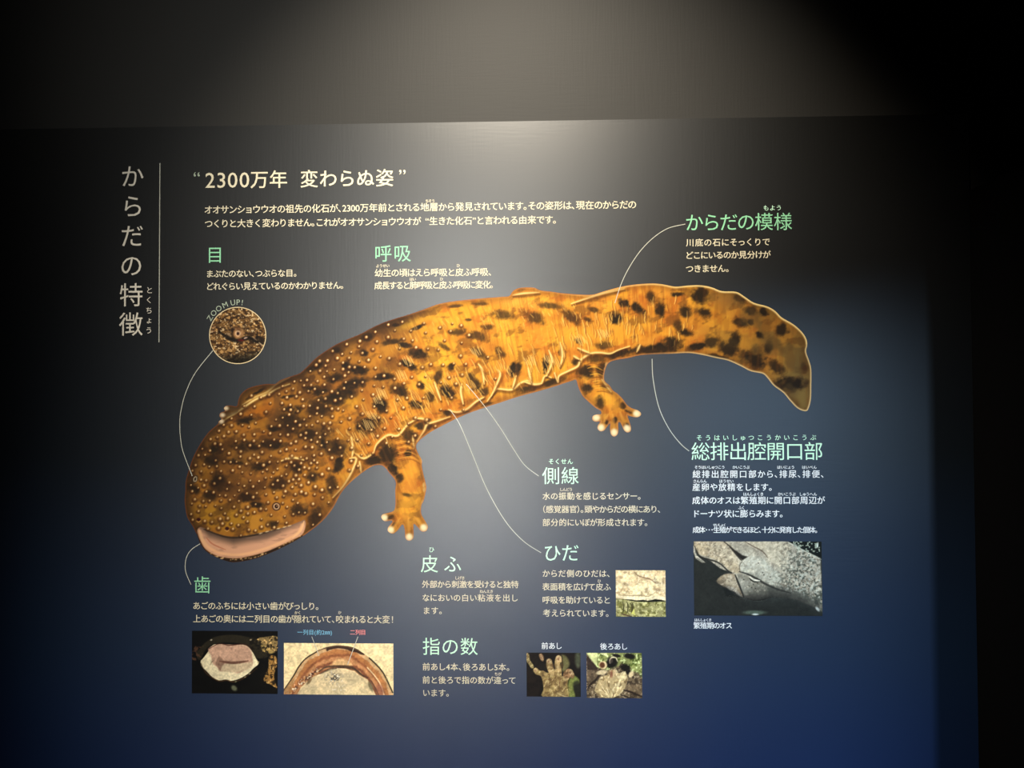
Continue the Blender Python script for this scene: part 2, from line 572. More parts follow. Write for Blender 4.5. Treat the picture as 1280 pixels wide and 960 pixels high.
class Print:
    def __init__(s, x0, y0, x1, y1, step):
        s.step = step
        nx = int(round((x1 - x0) / step)) + 1; ny = int(round((y1 - y0) / step)) + 1
        s.x = np.linspace(x0, x1, nx); s.y = np.linspace(y0, y1, ny)
        s.X, s.Y = np.meshgrid(s.x, s.y)
        s.c = np.zeros((ny, nx, 3))

    def win(s, x0, y0, x1, y1):
        i0, i1 = np.searchsorted(s.x, [x0, x1]); j0, j1 = np.searchsorted(s.y, [y0, y1])
        return slice(j0, max(j1, j0)), slice(i0, max(i1, i0))

    def fill(s, col):
        s.c[:] = np.array(col) / 255.0

    def mix(s, mask, col, w=None):
        w = w or (slice(None), slice(None))
        col = np.array(col, float) / 255.0 if not isinstance(col, np.ndarray) or col.max() > 1.01 else col
        s.c[w] = s.c[w] * (1 - mask[..., None]) + col * mask[..., None]

    def ell(s, cx, cy, rx, ry, ang, col, a=1.0, soft=0.5, rough=0.0, sc=5, seed=0):
        R = max(rx, ry) * (1.6 + rough)
        w = s.win(cx - R, cy - R, cx + R, cy + R)
        X, Y = s.X[w] - cx, s.Y[w] - cy
        if X.size == 0:
            return
        c, n = math.cos(math.radians(ang)), math.sin(math.radians(ang))
        d = np.sqrt(((X * c + Y * n) / rx) ** 2 + ((-X * n + Y * c) / ry) ** 2)
        if rough:
            d = d + rough * (fbm(s.X[w], s.Y[w], sc, seed, 3) - 0.5) * 2
        s.mix(a * (1 - sst(1 - soft, 1 + soft, d)), col, w)

    def dist(s, pts, R):
        p = np.array(pts, float)
        w = s.win(p[:, 0].min() - R, p[:, 1].min() - R, p[:, 0].max() + R, p[:, 1].max() + R)
        X, Y = s.X[w], s.Y[w]
        D = np.full(X.shape, 1e9); T = np.zeros(X.shape)
        for i in range(len(p) - 1):
            a, b = p[i], p[i + 1]; d = b - a; L = d @ d + 1e-9
            t = np.clip(((X - a[0]) * d[0] + (Y - a[1]) * d[1]) / L, 0, 1)
            q = np.hypot(X - a[0] - t * d[0], Y - a[1] - t * d[1])
            m = q < D
            D = np.where(m, q, D); T = np.where(m, (i + t) / (len(p) - 1), T)
        return w, D, T

    def stroke(s, pts, wd, col, a=1.0, soft=0.6, taper=True, smooth=4):
        p = catmull(pts, smooth, False) if len(pts) > 2 else np.array(pts, float)
        w, D, T = s.dist(p, wd * 2 + 2)
        if D.size == 0:
            return
        h = wd / 2 * (np.sin(np.pi * np.clip(T, 0.06, 0.94)) ** 0.5 if taper else 1)
        s.mix(a * (1 - sst(h * (1 - soft), h * (1 + soft) + 0.3, D)), col, w)

    def poly(s, pts, col=None, a=1.0, soft=0.6, smooth=0, ret=False):
        p = catmull(pts, smooth) if smooth else np.array(pts, float)
        R = soft + 1
        w = s.win(p[:, 0].min() - R, p[:, 1].min() - R, p[:, 0].max() + R, p[:, 1].max() + R)
        X, Y = s.X[w], s.Y[w]
        D = np.full(X.shape, 1e9); ins = np.zeros(X.shape, bool)
        n = len(p)
        for i in range(n):
            q, b = p[i], p[(i + 1) % n]; d = b - q; L = d @ d + 1e-9
            t = np.clip(((X - q[0]) * d[0] + (Y - q[1]) * d[1]) / L, 0, 1)
            D = np.minimum(D, np.hypot(X - q[0] - t * d[0], Y - q[1] - t * d[1]))
            if q[1] != b[1]:
                cr = ((q[1] > Y) != (b[1] > Y)) & (X < (b[0] - q[0]) * (Y - q[1]) / (b[1] - q[1]) + q[0])
                ins ^= cr
        m = sst(-soft, soft, np.where(ins, D, -D)) * a
        if ret:
            return w, m, ins
        s.mix(m, col, w)


def rect_print(name, label, cat, x0, y0, x1, y1, paint, step=0.5, disc=False, group=None, part='print'):
    """a rectangular (or round) photographic print; paint() works in photograph pixels"""
    pr = Print(x0, y0, x1, y1, step)
    paint(pr)
    gr = 1 + .28 * (fbm(pr.X, pr.Y, 1.9, 71, 2) - .5) + .3 * (fbm(pr.X, pr.Y, 6, 73, 3) - .5)
    pr.c = np.clip(pr.c, 0, 1) ** 1.06 * gr[..., None]
    xm, ym = (x0 + x1) / 2, (y0 + y1) / 2
    xa, xb = P(x0, ym)[0], P(x1, ym)[0]
    zt, zb = P(xm, y0)[1], P(xm, y1)[1]
    ny, nx = pr.X.shape
    U = (pr.X - x0) / (x1 - x0); V = (pr.Y - y0) / (y1 - y0)
    if disc:   # square grid bent to a disc outline
        u, v = U * 2 - 1, V * 2 - 1
        uu = u * np.sqrt(1 - v * v / 2); vv = v * np.sqrt(1 - u * u / 2)
        pr2 = Print(x0, y0, x1, y1, step)
        cxm = (uu + 1) / 2 * (nx - 1); cym = (vv + 1) / 2 * (ny - 1)
        i0 = np.clip(cxm.astype(int), 0, nx - 2); j0 = np.clip(cym.astype(int), 0, ny - 2)
        fx = (cxm - i0)[..., None]; fy = (cym - j0)[..., None]
        c = pr.c
        pr.c = (c[j0, i0] * (1 - fx) + c[j0, i0 + 1] * fx) * (1 - fy) + (c[j0 + 1, i0] * (1 - fx) + c[j0 + 1, i0 + 1] * fx) * fy
        U, V = (uu + 1) / 2, (vv + 1) / 2
    co = np.stack([xa + (xb - xa) * U, np.full(U.shape, -0.0007), zt + (zb - zt) * V], -1).reshape(-1, 3)
    idx = np.arange(ny * nx).reshape(ny, nx)
    q = np.stack([idx[1:, :-1], idx[1:, 1:], idx[:-1, 1:], idx[:-1, :-1]], -1).reshape(-1, 4)
    return co, q, lin(np.clip(pr.c, 0, 1)).reshape(-1, 3)


def photo(name, label, x0, y0, x1, y1, paint, step=0.5, group=None):
    co, q, c = rect_print(name, label, None, x0, y0, x1, y1, paint, step)
    org = (co[:, 0].mean(), 0, co[:, 2].min())
    o = raw_mesh(name, co, q, M_PRINT, None, org, c)
    return tag(o, label, 'photograph', group)


# ---- photograph of the open mouth
def paint_mouth(p):
    X, Y = p.X, p.Y
    n = fbm(X, Y, 10, 1)
    p.fill((5, 5, 5))
    p.c += (n[..., None] - 0.45) * np.array([.03, .03, .02])
    K = lambda pts: [(236 + a / 11.034, 784 + b / 11.034) for a, b in pts]
    p.poly(K([(110, 350), (150, 300), (210, 230), (320, 150), (480, 110), (660, 105), (800, 130), (940, 160), (1010, 250), (1100, 300), (1170, 330), (1100, 400),
              (1000, 430), (900, 400), (860, 300), (700, 220), (400, 220), (250, 290), (160, 450), (120, 430)]), (38, 34, 24), 1, 0.8, 3)
    p.poly(K([(940, 160), (1060, 130), (1230, 130), (1230, 300), (1150, 350), (1050, 260)]), (128, 108, 70), 1, 1.0, 3)
    p.poly(K([(1000, 240), (1090, 270), (1170, 340), (1120, 360), (1020, 320)]), (176, 150, 90), .8, 1, 3)
    p.poly(K([(1110, 400), (1200, 400), (1220, 520), (1180, 640), (1190, 740), (1225, 840), (1160, 800), (1040, 740), (1050, 660), (1100, 560)]), (150, 112, 60), 1, 0.8, 3)
    sp = fbm(X, Y, 2.4, 5, 3)
    rg = ((X > 326) | ((X > 312) & (Y < 812))) * 1.0
    p.mix(rg * sst(.48, .62, sp) * .8, (16, 12, 8))
    p.mix(rg * sst(.64, .72, fbm(X, Y, 2, 8, 2)) * sst(.12, .3, p.c[..., 0]) * .8, (226, 186, 120))
    lf = ((X < 255) & (Y > 808) & (Y < 826)) * sst(.5, .62, sp) * .7
    p.mix(lf * 1.0, (96, 66, 48))
    p.poly(K([(165, 470), (200, 430), (270, 335), (330, 250), (400, 235), (620, 240), (740, 238), (820, 270), (880, 340), (930, 430), (965, 500), (900, 560),
              (820, 640), (700, 710), (580, 740), (510, 720), (420, 735), (330, 690), (240, 600), (180, 540)]), (222, 210, 176), 1, 0.5, 3)
    p.poly(K([(270, 300), (400, 236), (620, 246), (740, 242), (820, 272), (868, 340), (880, 420), (880, 520), (800, 580), (660, 640), (560, 600), (440, 610), (390, 550),
              (330, 500), (310, 400)]), (188, 152, 130), 1, 1.2, 3)
    p.poly(K([(460, 520), (600, 495), (800, 490), (870, 480), (860, 540), (760, 600), (640, 620), (520, 620), (440, 590)]), (196, 178, 148), .9, 1.2, 3)
    p.poly(K([(380, 470), (420, 400), (470, 440), (500, 490), (460, 540), (440, 600), (410, 560), (370, 510)]), (128, 100, 84), .85, 1.2, 3)
    p.stroke(K([(430, 470), (520, 482), (620, 490), (720, 480), (820, 462)]), 3.0, (98, 66, 54), .9)
    p.stroke(K([(300, 520), (320, 480), (350, 460)]), 1, (150, 130, 105), .8)
    p.ell(*K([(610, 640)])[0], 5, 1.8, -10, (238, 222, 186), .8)
    p.ell(*K([(590, 300)])[0], 1.2, 1.6, 0, (150, 110, 100), .6)
    p.stroke(K([(280, 300), (420, 228), (560, 250), (740, 232), (830, 265), (880, 330)]), 1.0, (60, 26, 20), .8)
    p.stroke(K([(170, 500), (230, 620), (330, 700), (430, 745), (520, 730), (600, 752), (700, 730), (820, 660), (940, 560)]), 1.2, (70, 48, 28), .9)
    for a, b, cc in ((310, 178, (190, 180, 160)), (855, 172, (190, 170, 140)), (840, 640, (180, 170, 140)), (780, 685, (150, 140, 110)), (650, 750, (120, 120, 95)), (960, 480, (150, 140, 110))):
        p.ell(*K([(a, b)])[0], 1.4, .9, -20, cc, .8)
    p.ell(*K([(630, 840)])[0], 4.0, 3, 40, (120, 124, 98), .8)
    p.mix(np.clip(fbm(X, Y, 3, 11) - .5, 0, 1) * .25 * (p.c[..., 0] > .5), (150, 120, 90))


photo('photograph', 'photograph of a wide open pale pink mouth on black', 240, 788.6, 347.2, 866.9, paint_mouth)


# ---- photograph of the jaw arch
def paint_jaw(p):
    X, Y = p.X, p.Y
    K = lambda pts: [(350 + a / 8.767, 800 + b / 8.767) for a, b in pts]
    p.fill((232, 212, 168))
    p.mix(np.clip(fbm(X, Y, 30, 1) - .35, 0, 1) * .3, (206, 180, 134))
    outer = [(20, 600), (40, 545), (150, 400), (210, 290), (290, 200), (400, 130), (520, 85), (620, 68), (720, 72), (820, 92), (920, 150), (1000, 205), (1060, 270), (1140, 370), (1230, 560), (1240, 600)]
    inner = [(1050, 600), (1020, 540), (960, 430), (880, 390), (820, 340), (720, 312), (640, 308), (560, 315), (440, 370), (340, 420), (230, 520), (190, 600)]
    p.poly(K(outer + inner), (158, 104, 66), 1, .5)
    o = catmull(np.array(K(outer)), 4, False)
    w, D, T = p.dist(o, 40)
    wm, m, ins = p.poly(K(outer + inner), soft=.5, ret=True)
    full = np.zeros(X.shape); full[wm] = m
    Df = np.full(X.shape, 99.); Df[w] = D
    wob = (fbm(X, Y, 7, 4) - .5) * 5
    for lo, hi, cc, a in ((0, 4.5, (196, 168, 128), .8), (5, 9, (178, 122, 74), .7), (10, 12, (120, 74, 50), .6), (13, 17, (196, 146, 104), .6), (18, 20.5, (108, 66, 52), .7),
                          (21, 24, (200, 160, 116), .6), (25, 30, (92, 62, 50), .55)):
        b = sst(lo - 1, lo + .8, Df + wob) * (1 - sst(hi - .8, hi + 1, Df + wob))
        p.mix(b * a * full, cc)
    p.poly(K([(580, 270), (600, 225), (680, 205), (760, 235), (800, 275), (700, 283)]), (226, 190, 138), .8, 1.5, 3)
    p.stroke(K([(20, 590), (150, 395), (210, 290), (290, 200), (400, 132)]), 1.3, (50, 40, 26), .95, taper=False)
    p.stroke(K([(400, 125), (520, 82), (620, 66), (720, 70), (820, 90), (920, 150)]), 1.4, (70, 52, 34), .9)
    p.stroke(K([(980, 195), (1060, 270), (1140, 370), (1235, 570)]), 1.4, (40, 34, 24), .95, taper=False)
    p.poly(K([(510, 90), (620, 70), (720, 74), (820, 96), (930, 155), (900, 160), (840, 135), (780, 125), (740, 105), (640, 90), (540, 110), (520, 125)]), (44, 26, 24), .9, .8, 2)
    p.stroke(K([(430, 345), (500, 300), (580, 290), (700, 288), (800, 300), (880, 370), (960, 410)]), 2.6, (70, 50, 40), .85)
    p.stroke(K([(640, 300), (740, 302), (840, 330), (920, 400)]), 1.6, (60, 50, 42), .7)
    p.stroke(K([(440, 372), (560, 322), (620, 312)]), 2.2, (58, 48, 40), .7)
    # inside ground, speckles
    wi, mi, _ = p.poly(K([(190, 600), (340, 420), (460, 375), (560, 322), (720, 320), (830, 360), (960, 440), (1050, 600)]), soft=1.5, ret=True)
    p.mix(mi * .75, (206, 188, 152), wi)
    p.mix(mi * np.clip(fbm(X[wi], Y[wi], 14, 6) - .42, 0, 1) * .9, (150, 140, 118), wi)
    sp = fbm(X, Y, 2.0, 9, 2)
    c1 = np.exp(-(((X - K([(590, 0)])[0][0]) / 9) ** 2 + ((Y - K([(0, 415)])[0][1]) / 7.5) ** 2))
    p.mix(c1 * sst(.42, .56, sp), (84, 78, 72))
    p.mix(c1 * sst(.62, .7, sp) * 1.2 * (c1 < .8), (252, 246, 228))
    c1 = np.exp(-(((X - K([(640, 0)])[0][0]) / 9) ** 2 + ((Y - K([(0, 530)])[0][1]) / 5) ** 2))
    p.mix(c1 * sst(.55, .65, sp) * .8, (244, 234, 214))
    p.ell(*K([(320, 455)])[0], 4.6, 2.0, -52, (112, 92, 66), .9)
    p.ell(*K([(995, 505)])[0], 6.2, 2.4, 68, (104, 96, 74), .95)
    lft = np.exp(-(((X - K([(270, 0)])[0][0]) * .62 + (Y - K([(0, 440)])[0][1]) * .78) / 3.2) ** 2) * sst(352, 368, X) * (1 - sst(396, 404, X)) * sst(832, 840, Y)
    p.mix(lft * sst(.48, .6, sp) * .8, (66, 44, 38))
    p.mix(lft * sst(.6, .7, fbm(X, Y, 1.9, 14, 2)), (248, 232, 204))
    p.stroke(K([(960, 300), (1040, 390), (1100, 480), (1140, 595)]), 1.2, (236, 208, 164), .9, taper=False)
    p.stroke(K([(1000, 440), (1050, 530), (1085, 600)]), 1.4, (70, 50, 40), .8)
    p.ell(*K([(1095, 540)])[0], 4.5, 7, -20, (150, 96, 80), .7)
    p.poly(K([(40, 600), (40, 560), (130, 440), (170, 400), (130, 540), (120, 600)]), (150, 112, 72), .7, 1.4)
    for a, b in ((305, 145), (1165, 385), (1170, 420)):
        p.ell(*K([(a, b)])[0], .9, .9, 0, (170, 150, 110), .8)


photo('photograph', 'wide pale photograph of a brown arched upper jaw', 355, 804.0, 491.8, 868.2, paint_jaw)


# ---- forefoot
def paint_fore(p):
    X, Y = p.X, p.Y
    K = lambda pts: [(654 + a / 15.237, 812 + b / 15.237) for a, b in pts]
    p.fill((34, 26, 22))
    p.mix(sst(.4, .7, fbm(X, Y, 12, 2)) * .5, (14, 10, 10))
    p.poly(K([(730, 100), (820, 130), (880, 240), (860, 340), (760, 420), (720, 300)]), (128, 124, 78), .9, 2, 3)
    p.poly(K([(1010, 60), (1090, 60), (1085, 300), (1030, 340), (990, 220)]), (104, 110, 82), .85, 2.4, 3)
    p.poly(K([(870, 600), (960, 490), (1060, 560), (1060, 640), (960, 700), (990, 900), (860, 900)]), (138, 150, 74), .95, 1.4, 3)
    p.poly(K([(960, 620), (1060, 600), (1090, 890), (1010, 890), (950, 720)]), (44, 44, 34), .8, 2, 3)
    sk = (164, 140, 90)
    p.poly(K([(60, 70), (110, 90), (130, 200), (190, 290), (200, 350), (150, 350), (100, 270), (65, 220)]), (158, 142, 96), 1, .8, 3)
    p.poly(K([(190, 390), (240, 345), (320, 400), (380, 400), (470, 440), (560, 380), (720, 370), (740, 500), (840, 480), (880, 540), (850, 620), (860, 900), (370, 900),
              (385, 760), (370, 600), (330, 500), (240, 470)]), sk, 1, .7, 3)
    p.poly(K([(450, 330), (445, 230), (480, 180), (530, 185), (555, 250), (580, 350), (600, 480), (500, 450)]), (196, 166, 114), 1, .7, 3)
    p.poly(K([(610, 350), (600, 280), (620, 160), (670, 105), (730, 140), (750, 220), (700, 260), (730, 400), (600, 430)]), (196, 166, 114), 1, .7, 3)
    p.poly(K([(760, 480), (790, 410), (860, 360), (930, 390), (975, 480), (940, 550), (900, 520), (860, 560), (780, 540)]), (172, 130, 92), 1, .8, 3)
    p.poly(K([(300, 100), (350, 75), (395, 140), (385, 220), (340, 200)]), (150, 112, 80), 1, .8, 3)
    for a, b, rx, ry in ((490, 215, 3.1, 2.9), (672, 170, 3.3, 3.6), (240, 390, 2.4, 2.2), (350, 150, 1.6, 3), (905, 425, 2.6, 3.2), (930, 480, 2.2, 3)):
        p.ell(*K([(a, b)])[0], rx, ry, 0, (232, 200, 156), .65)
        p.ell(*K([(a - 5, b + 10)])[0], rx * .4, ry * .45, 0, (150, 100, 76), .6)
    body = sst(.45, .6, p.c[..., 0])
    p.mix(body * sst(.52, .64, fbm(X + .4 * Y, Y, 3.2, 3, 3)) * .55, (110, 82, 48))
    p.mix(body * sst(.58, .68, fbm(X, Y + .5 * X, 2.6, 8, 3)) * .6, (238, 214, 158))
    p.stroke(K([(640, 820), (760, 880), (860, 900)]), 1, (240, 220, 170), .6)
    p.stroke(K([(740, 120), (750, 300), (740, 360)]), 1.6, (40, 26, 16), .7)
    p.stroke(K([(640, 430), (620, 520), (560, 600)]), 1.1, (110, 80, 50), .7)
    p.stroke(K([(750, 530), (700, 580), (690, 700)]), 1.1, (120, 86, 54), .7)
    p.stroke(K([(880, 540), (850, 660), (880, 880)]), 1.0, (70, 80, 30), .7)

    for a, b in ((470, 300), (560, 300), (620, 330), (720, 300), (380, 470), (500, 560), (600, 600), (460, 700), (780, 620), (700, 760)):
        p.ell(*K([(a, b)])[0], 2.6, 3.4, 20, (84, 62, 36), .5, .8, .5, 3)
    for a, b in ((500, 330), (660, 330), (540, 500), (660, 480), (470, 600), (600, 700), (780, 560), (520, 780), (700, 840), (430, 470)):
        p.ell(*K([(a, b)])[0], 2.0, 1.6, 20, (226, 200, 142), .6, .8, .5, 3)
    p.c *= .86


photo('photograph', 'small photograph of a four-toed foot on a dark ground', 658.2, 815.8, 725.8, 870.8, paint_fore)


# ---- hind foot
def paint_hind(p):
    X, Y = p.X, p.Y
    K = lambda pts: [(730 + a / 14.763, 812 + b / 14.763) for a, b in pts]
    p.fill((112, 96, 72))
    p.mix(sst(.44, .6, fbm(X, Y, 3.2, 2, 3)) * .8, (58, 46, 34))
    p.mix(sst(.58, .68, fbm(X, Y, 2.4, 5, 3)) * .6, (198, 180, 150))
    w, m, _ = p.poly(K([(50, 55), (1070, 55), (1070, 520), (1000, 420), (880, 400), (800, 300), (700, 240), (640, 300), (560, 330), (420, 380), (250, 330)]), soft=1.4, ret=True)
    p.mix(m, (136, 142, 84), w)
    n1 = fbm(X[w], Y[w], 3.4, 7, 3)
    p.mix(m * sst(.5, .64, n1) * .8, (70, 84, 30), w)
    p.mix(m * sst(.56, .68, fbm(X[w], Y[w], 2.8, 12, 3)) * .85, (226, 236, 170), w)
    p.poly(K([(45, 60), (200, 65), (250, 110), (230, 300), (120, 170)]), (226, 228, 164), .8, 1.2)
    p.poly(K([(300, 60), (420, 65), (430, 110), (330, 95)]), (240, 240, 190), .8, 1.)
    p.poly(K([(50, 110), (260, 350), (240, 380), (60, 375)]), (56, 44, 38), 1, .8)
    p.poly(K([(60, 380), (260, 370), (230, 560), (80, 700)]), (92, 76, 60), .55, 1)
    p.stroke(K([(400, 400), (280, 480), (220, 560), (120, 640), (70, 720)]), 2.6, (34, 24, 18), .85)
    for q in (((520, 230), 6.6, 7.2), ((760, 330), 6.4, 4.4), ((460, 270), 3.6, 4), ((840, 120), 7, 3.4), ((600, 110), 5, 2), ((830, 420), 3.6, 3)):
        p.ell(*K([q[0]])[0], q[1], q[2], 10, (18, 14, 12), .95, .35, .15)
    # palm
    w, m, _ = p.poly(K([(190, 760), (240, 620), (300, 510), (420, 470), (460, 380), (600, 370), (640, 430), (760, 400), (810, 520), (780, 640), (740, 740), (640, 840), (520, 890), (300, 880)]), soft=.8, ret=True)
    p.mix(m, (184, 162, 118), w)
    Xc, Yc = X[w], Y[w]
    ang = np.arctan2(Yc - 876, Xc - K([(520, 0)])[0][0])
    p.mix(m * sst(.52, .62, fbm(ang * 22, np.hypot(Xc - 765, Yc - 876) * .45, 2.6, 4, 3)) * .65, (108, 86, 54), w)
    p.mix(m * sst(.56, .66, fbm(ang * 24 + 9, np.hypot(Xc - 765, Yc - 876) * .4, 2.6, 9, 3)) * .75, (240, 224, 176), w)
    p.ell(*K([(350, 285)])[0], 5.2, 4.8, 0, (228, 204, 156), 1, .25)
    p.ell(*K([(338, 285)])[0], 3.4, 3.6, 0, (92, 56, 34), 1, .35)
    p.ell(*K([(330, 420)])[0], 7, 2.8, -10, (220, 200, 158), .95, .35)
    p.stroke(K([(480, 250), (480, 190), (520, 145), (590, 150), (620, 210)]), 1.3, (220, 206, 170), .9)
    p.ell(*K([(500, 210)])[0], 2.2, 3.4, 20, (90, 78, 70), .7)
    p.ell(*K([(870, 450)])[0], 2.8, 4.4, 30, (224, 202, 156), .95, .35)
    p.ell(*K([(505, 450)])[0], 1.7, 4.4, 0, (140, 84, 66), .7)
    p.ell(*K([(560, 420)])[0], 1.6, 4.4, 10, (226, 196, 150), .8)
    p.poly(K([(780, 640), (1070, 640), (1070, 840), (760, 720)]), (124, 104, 76), .6, 1.5)
    p.stroke(K([(730, 740), (860, 780), (960, 820), (1070, 860)]), 2.4, (36, 24, 18), .9)
    p.stroke(K([(680, 830), (760, 860), (860, 890)]), 1.6, (40, 30, 22), .8)


photo('photograph', 'small photograph of a five-toed foot against bright green moss', 733.2, 816.0, 802.5, 872.5, paint_hind)


# ---- fold of skin
def paint_fold(p):
    X, Y = p.X, p.Y
    K = lambda pts: [(766 + a / 14.77, 709 + b / 14.77) for a, b in pts]
    p.fill((226, 208, 164))
    p.mix(sst(.42, .62, fbm(X, Y, 12, 2)) * .55, (190, 160, 120))
    p.mix(sst(.54, .66, fbm(X, Y, 4, 5)) * .6, (156, 132, 96))
    p.mix(sst(.56, .66, fbm(X, Y, 2.4, 8)) * .5, (246, 236, 204))
    for q in ((230, 320, 5, 1.8, 5), (140, 180, 3, 1.8, 10), (830, 420, 6, 2, 8), (640, 210, 5, 1, 12), (620, 430, 2, 3, 10), (220, 100, 3, 1, 0), (930, 240, 1.4, 3.6, 0), (810, 280, 3.4, 1.6, 0)):
        p.ell(*K([(q[0], q[1])])[0], q[2], q[3], q[4], (140, 116, 88), .6, .5, .3)
    p.stroke(K([(400, 90), (480, 160), (600, 195), (690, 220), (790, 290)]), 1.2, (120, 92, 66), .75)
    p.stroke(K([(110, 515), (280, 525), (540, 520), (640, 540), (780, 470)]), .9, (150, 128, 96), .8)
    p.poly(K([(60, 520), (260, 535), (560, 545), (700, 545), (975, 540), (975, 610), (700, 615), (600, 612), (430, 605), (300, 590), (60, 560)]), (240, 228, 192), .7, 1.2)
    lo = [(50, 570), (180, 590), (300, 606), (430, 612), (560, 622), (700, 622), (820, 612), (980, 620)]
    w, m, _ = p.poly(K(lo + [(980, 925), (50, 925)]), soft=.5, ret=True)
    p.mix(m, (146, 142, 96), w)
    n1 = fbm(X[w], Y[w], 3.2, 15, 3)
    p.mix(m * sst(.48, .6, n1) * .75, (98, 96, 44), w)
    p.mix(m * sst(.55, .66, fbm(X[w], Y[w], 2.5, 19, 3)) * .75, (206, 200, 146), w)
    for a, b in ((180, 640), (260, 640), (330, 660), (350, 640)):
        p.stroke(K([(a, b), (a + 20, b + 90), (a + 5, b + 200)]), 1.3, (54, 50, 24), .8)
    p.poly(K([(330, 860), (390, 770), (410, 880)]), (206, 204, 110), .9, 1)
    p.stroke(K([(160, 860), (260, 890), (360, 915)]), 1.5, (66, 44, 34), .8)
    p.poly(K([(180, 590), (340, 595), (430, 612), (560, 600), (640, 618), (730, 600), (780, 588), (900, 600), (975, 620), (975, 630), (700, 640), (500, 640), (330, 620)]), (14, 14, 8), 1, .5)


photo('photograph', 'small square photograph of cream skin over green gravel', 769.8, 712.8, 831.9, 770.8, paint_fold)


# ---- the male's underside
def paint_male(p):
    X, Y = p.X, p.Y
    K = lambda pts: [(862 + a / 7.529, 672 + b / 7.529) for a, b in pts]
    p.fill((36, 38, 34))
    p.poly(K([(40, 30), (930, 30), (1230, 190), (1250, 700), (1180, 660), (1000, 580), (800, 560), (600, 590), (510, 570), (440, 440), (400, 330), (290, 290), (200, 220), (80, 160)]),
           (158, 152, 134), 1, 1, 0)
    gy = sst(700, 770, Y + (X - 1020) * -.28)
    w, m, _ = p.poly(K([(440, 440), (520, 600), (700, 620), (1000, 600), (1240, 730), (1240, 560), (1000, 480), (800, 440), (600, 420)]), soft=7, ret=True)
    p.mix(m * .62, (50, 54, 50), w)
    p.poly(K([(45, 30), (320, 30), (420, 110), (490, 220), (470, 330), (390, 320), (290, 230), (180, 180), (80, 150)]), (178, 160, 128), .8, 1.4, 2)
    p.poly(K([(520, 35), (900, 35), (960, 120), (900, 280), (780, 250), (700, 140), (600, 90)]), (190, 178, 150), .7, 3, 2)
    p.poly(K([(470, 240), (560, 180), (680, 190), (770, 270), (860, 360), (850, 440), (760, 440), (620, 380), (500, 330)]), (172, 172, 156), .9, 2, 3)
    p.poly(K([(450, 350), (540, 370), (620, 420), (720, 470), (740, 560), (640, 590), (530, 560), (480, 460)]), (128, 126, 112), .9, 2, 3)
    p.poly(K([(250, 410), (330, 345), (430, 350), (460, 440), (500, 560), (420, 500), (320, 460)]), (150, 134, 108), 1, 1, 3)
    p.poly(K([(330, 450), (420, 470), (500, 560), (420, 540)]), (214, 208, 190), .8, 1)
    p.poly(K([(310, 470), (420, 510), (480, 565), (340, 545)]), (22, 24, 22), .9, 1)
    p.stroke(K([(330, 548), (430, 562), (520, 592)]), 1.4, (120, 120, 104), .8)
    p.poly(K([(40, 80), (70, 170), (150, 235), (120, 240), (60, 200), (36, 130)]), (200, 196, 176), .95, .7)
    p.stroke(K([(50, 80), (100, 180), (180, 205), (280, 240), (360, 310), (400, 330)]), 1.6, (30, 28, 24), .9)
    # the belly rounds away into the dark, as in the picture
    edge = np.interp(X, [867, 888, 898, 930, 960, 1000, 1028], [714, 724, 748, 760, 758, 766, 786])
    sh = sst(0, 30, edge - Y) * .85 + .15
    p.c *= (np.where(p.c[..., 0] > .25, sh, 1))[..., None]
    for q in ((938, 702, 17, 9, 28, .55), (905, 690, 20, 9, 35, .3), (990, 700, 34, 18, 20, .25), (926, 730, 12, 7, 40, .3), (912, 726, 7, 6, 40, .3)):
        p.ell(q[0], q[1], q[2], q[3], q[4], (206, 204, 186), q[5], .9, .25, 6)
    n1 = fbm(X + Y * .6, Y - X * .3, 3.2, 3, 3)
    br = sst(.25, .5, p.c[..., 0])
    p.mix(br * sst(.52, .64, n1) * .5 * (1 - sst(905, 925, X) * (1 - sst(965, 975, X)) * .6), (96, 88, 74))
    p.mix(br * sst(.58, .68, fbm(X, Y, 2.6, 21, 3)) * .4, (226, 216, 190))
    rt = sst(960, 1010, X + (Y - 700) * .4)
    p.mix(br * rt * sst(.52, .6, fbm(X, Y, 2.4, 31, 2)) * .75, (60, 66, 58))
    p.mix(br * rt * sst(.6, .68, fbm(X, Y, 2.2, 37, 2)) * .6, (196, 200, 184))
    # creases
    p.poly(K([(380, 90), (450, 130), (500, 165), (550, 180), (500, 215), (470, 190), (420, 140)]), (26, 24, 20), .95, 1.2)
    p.stroke(K([(330, 40), (400, 100), (460, 180), (490, 215)]), 2, (46, 42, 36), .8)
    p.stroke(K([(530, 40), (600, 80), (690, 130), (740, 190)]), 1.3, (92, 78, 64), .8)
    p.stroke(K([(470, 320), (550, 345), (640, 390), (720, 440), (840, 490), (950, 520)]), 2.4, (44, 44, 40), .85)
    p.stroke(K([(570, 370), (610, 400), (660, 405)]), 2.2, (230, 226, 206), .8)
    p.stroke(K([(560, 380), (600, 412), (650, 416)]), 1.5, (26, 26, 22), .9)
    p.stroke(K([(580, 366), (620, 385), (660, 395)]), 1.0, (30, 28, 24), .8)
    p.stroke(K([(430, 350), (460, 430), (510, 560)]), 2.0, (26, 26, 24), .9)
    p.stroke(K([(500, 220), (470, 270), (480, 330)]), 1.2, (90, 84, 72), .7)
    p.poly(K([(920, 30), (1245, 30), (1245, 195), (1100, 130)]), (20, 24, 20), 1, .8)
    w = p.win(*K([(980, 30)])[0], *K([(1230, 190)])[0])
    p.mix(sst(.58, .66, fbm(X[w], Y[w], 2.3, 41, 2)) * .8 * (Y[w] < K([(0, 130)])[0][1] + (X[w] - 1010) * .1), (176, 186, 166), w)
    p.ell(*K([(1208, 70)])[0], .9, 3.6, 8, (206, 214, 200), .9)
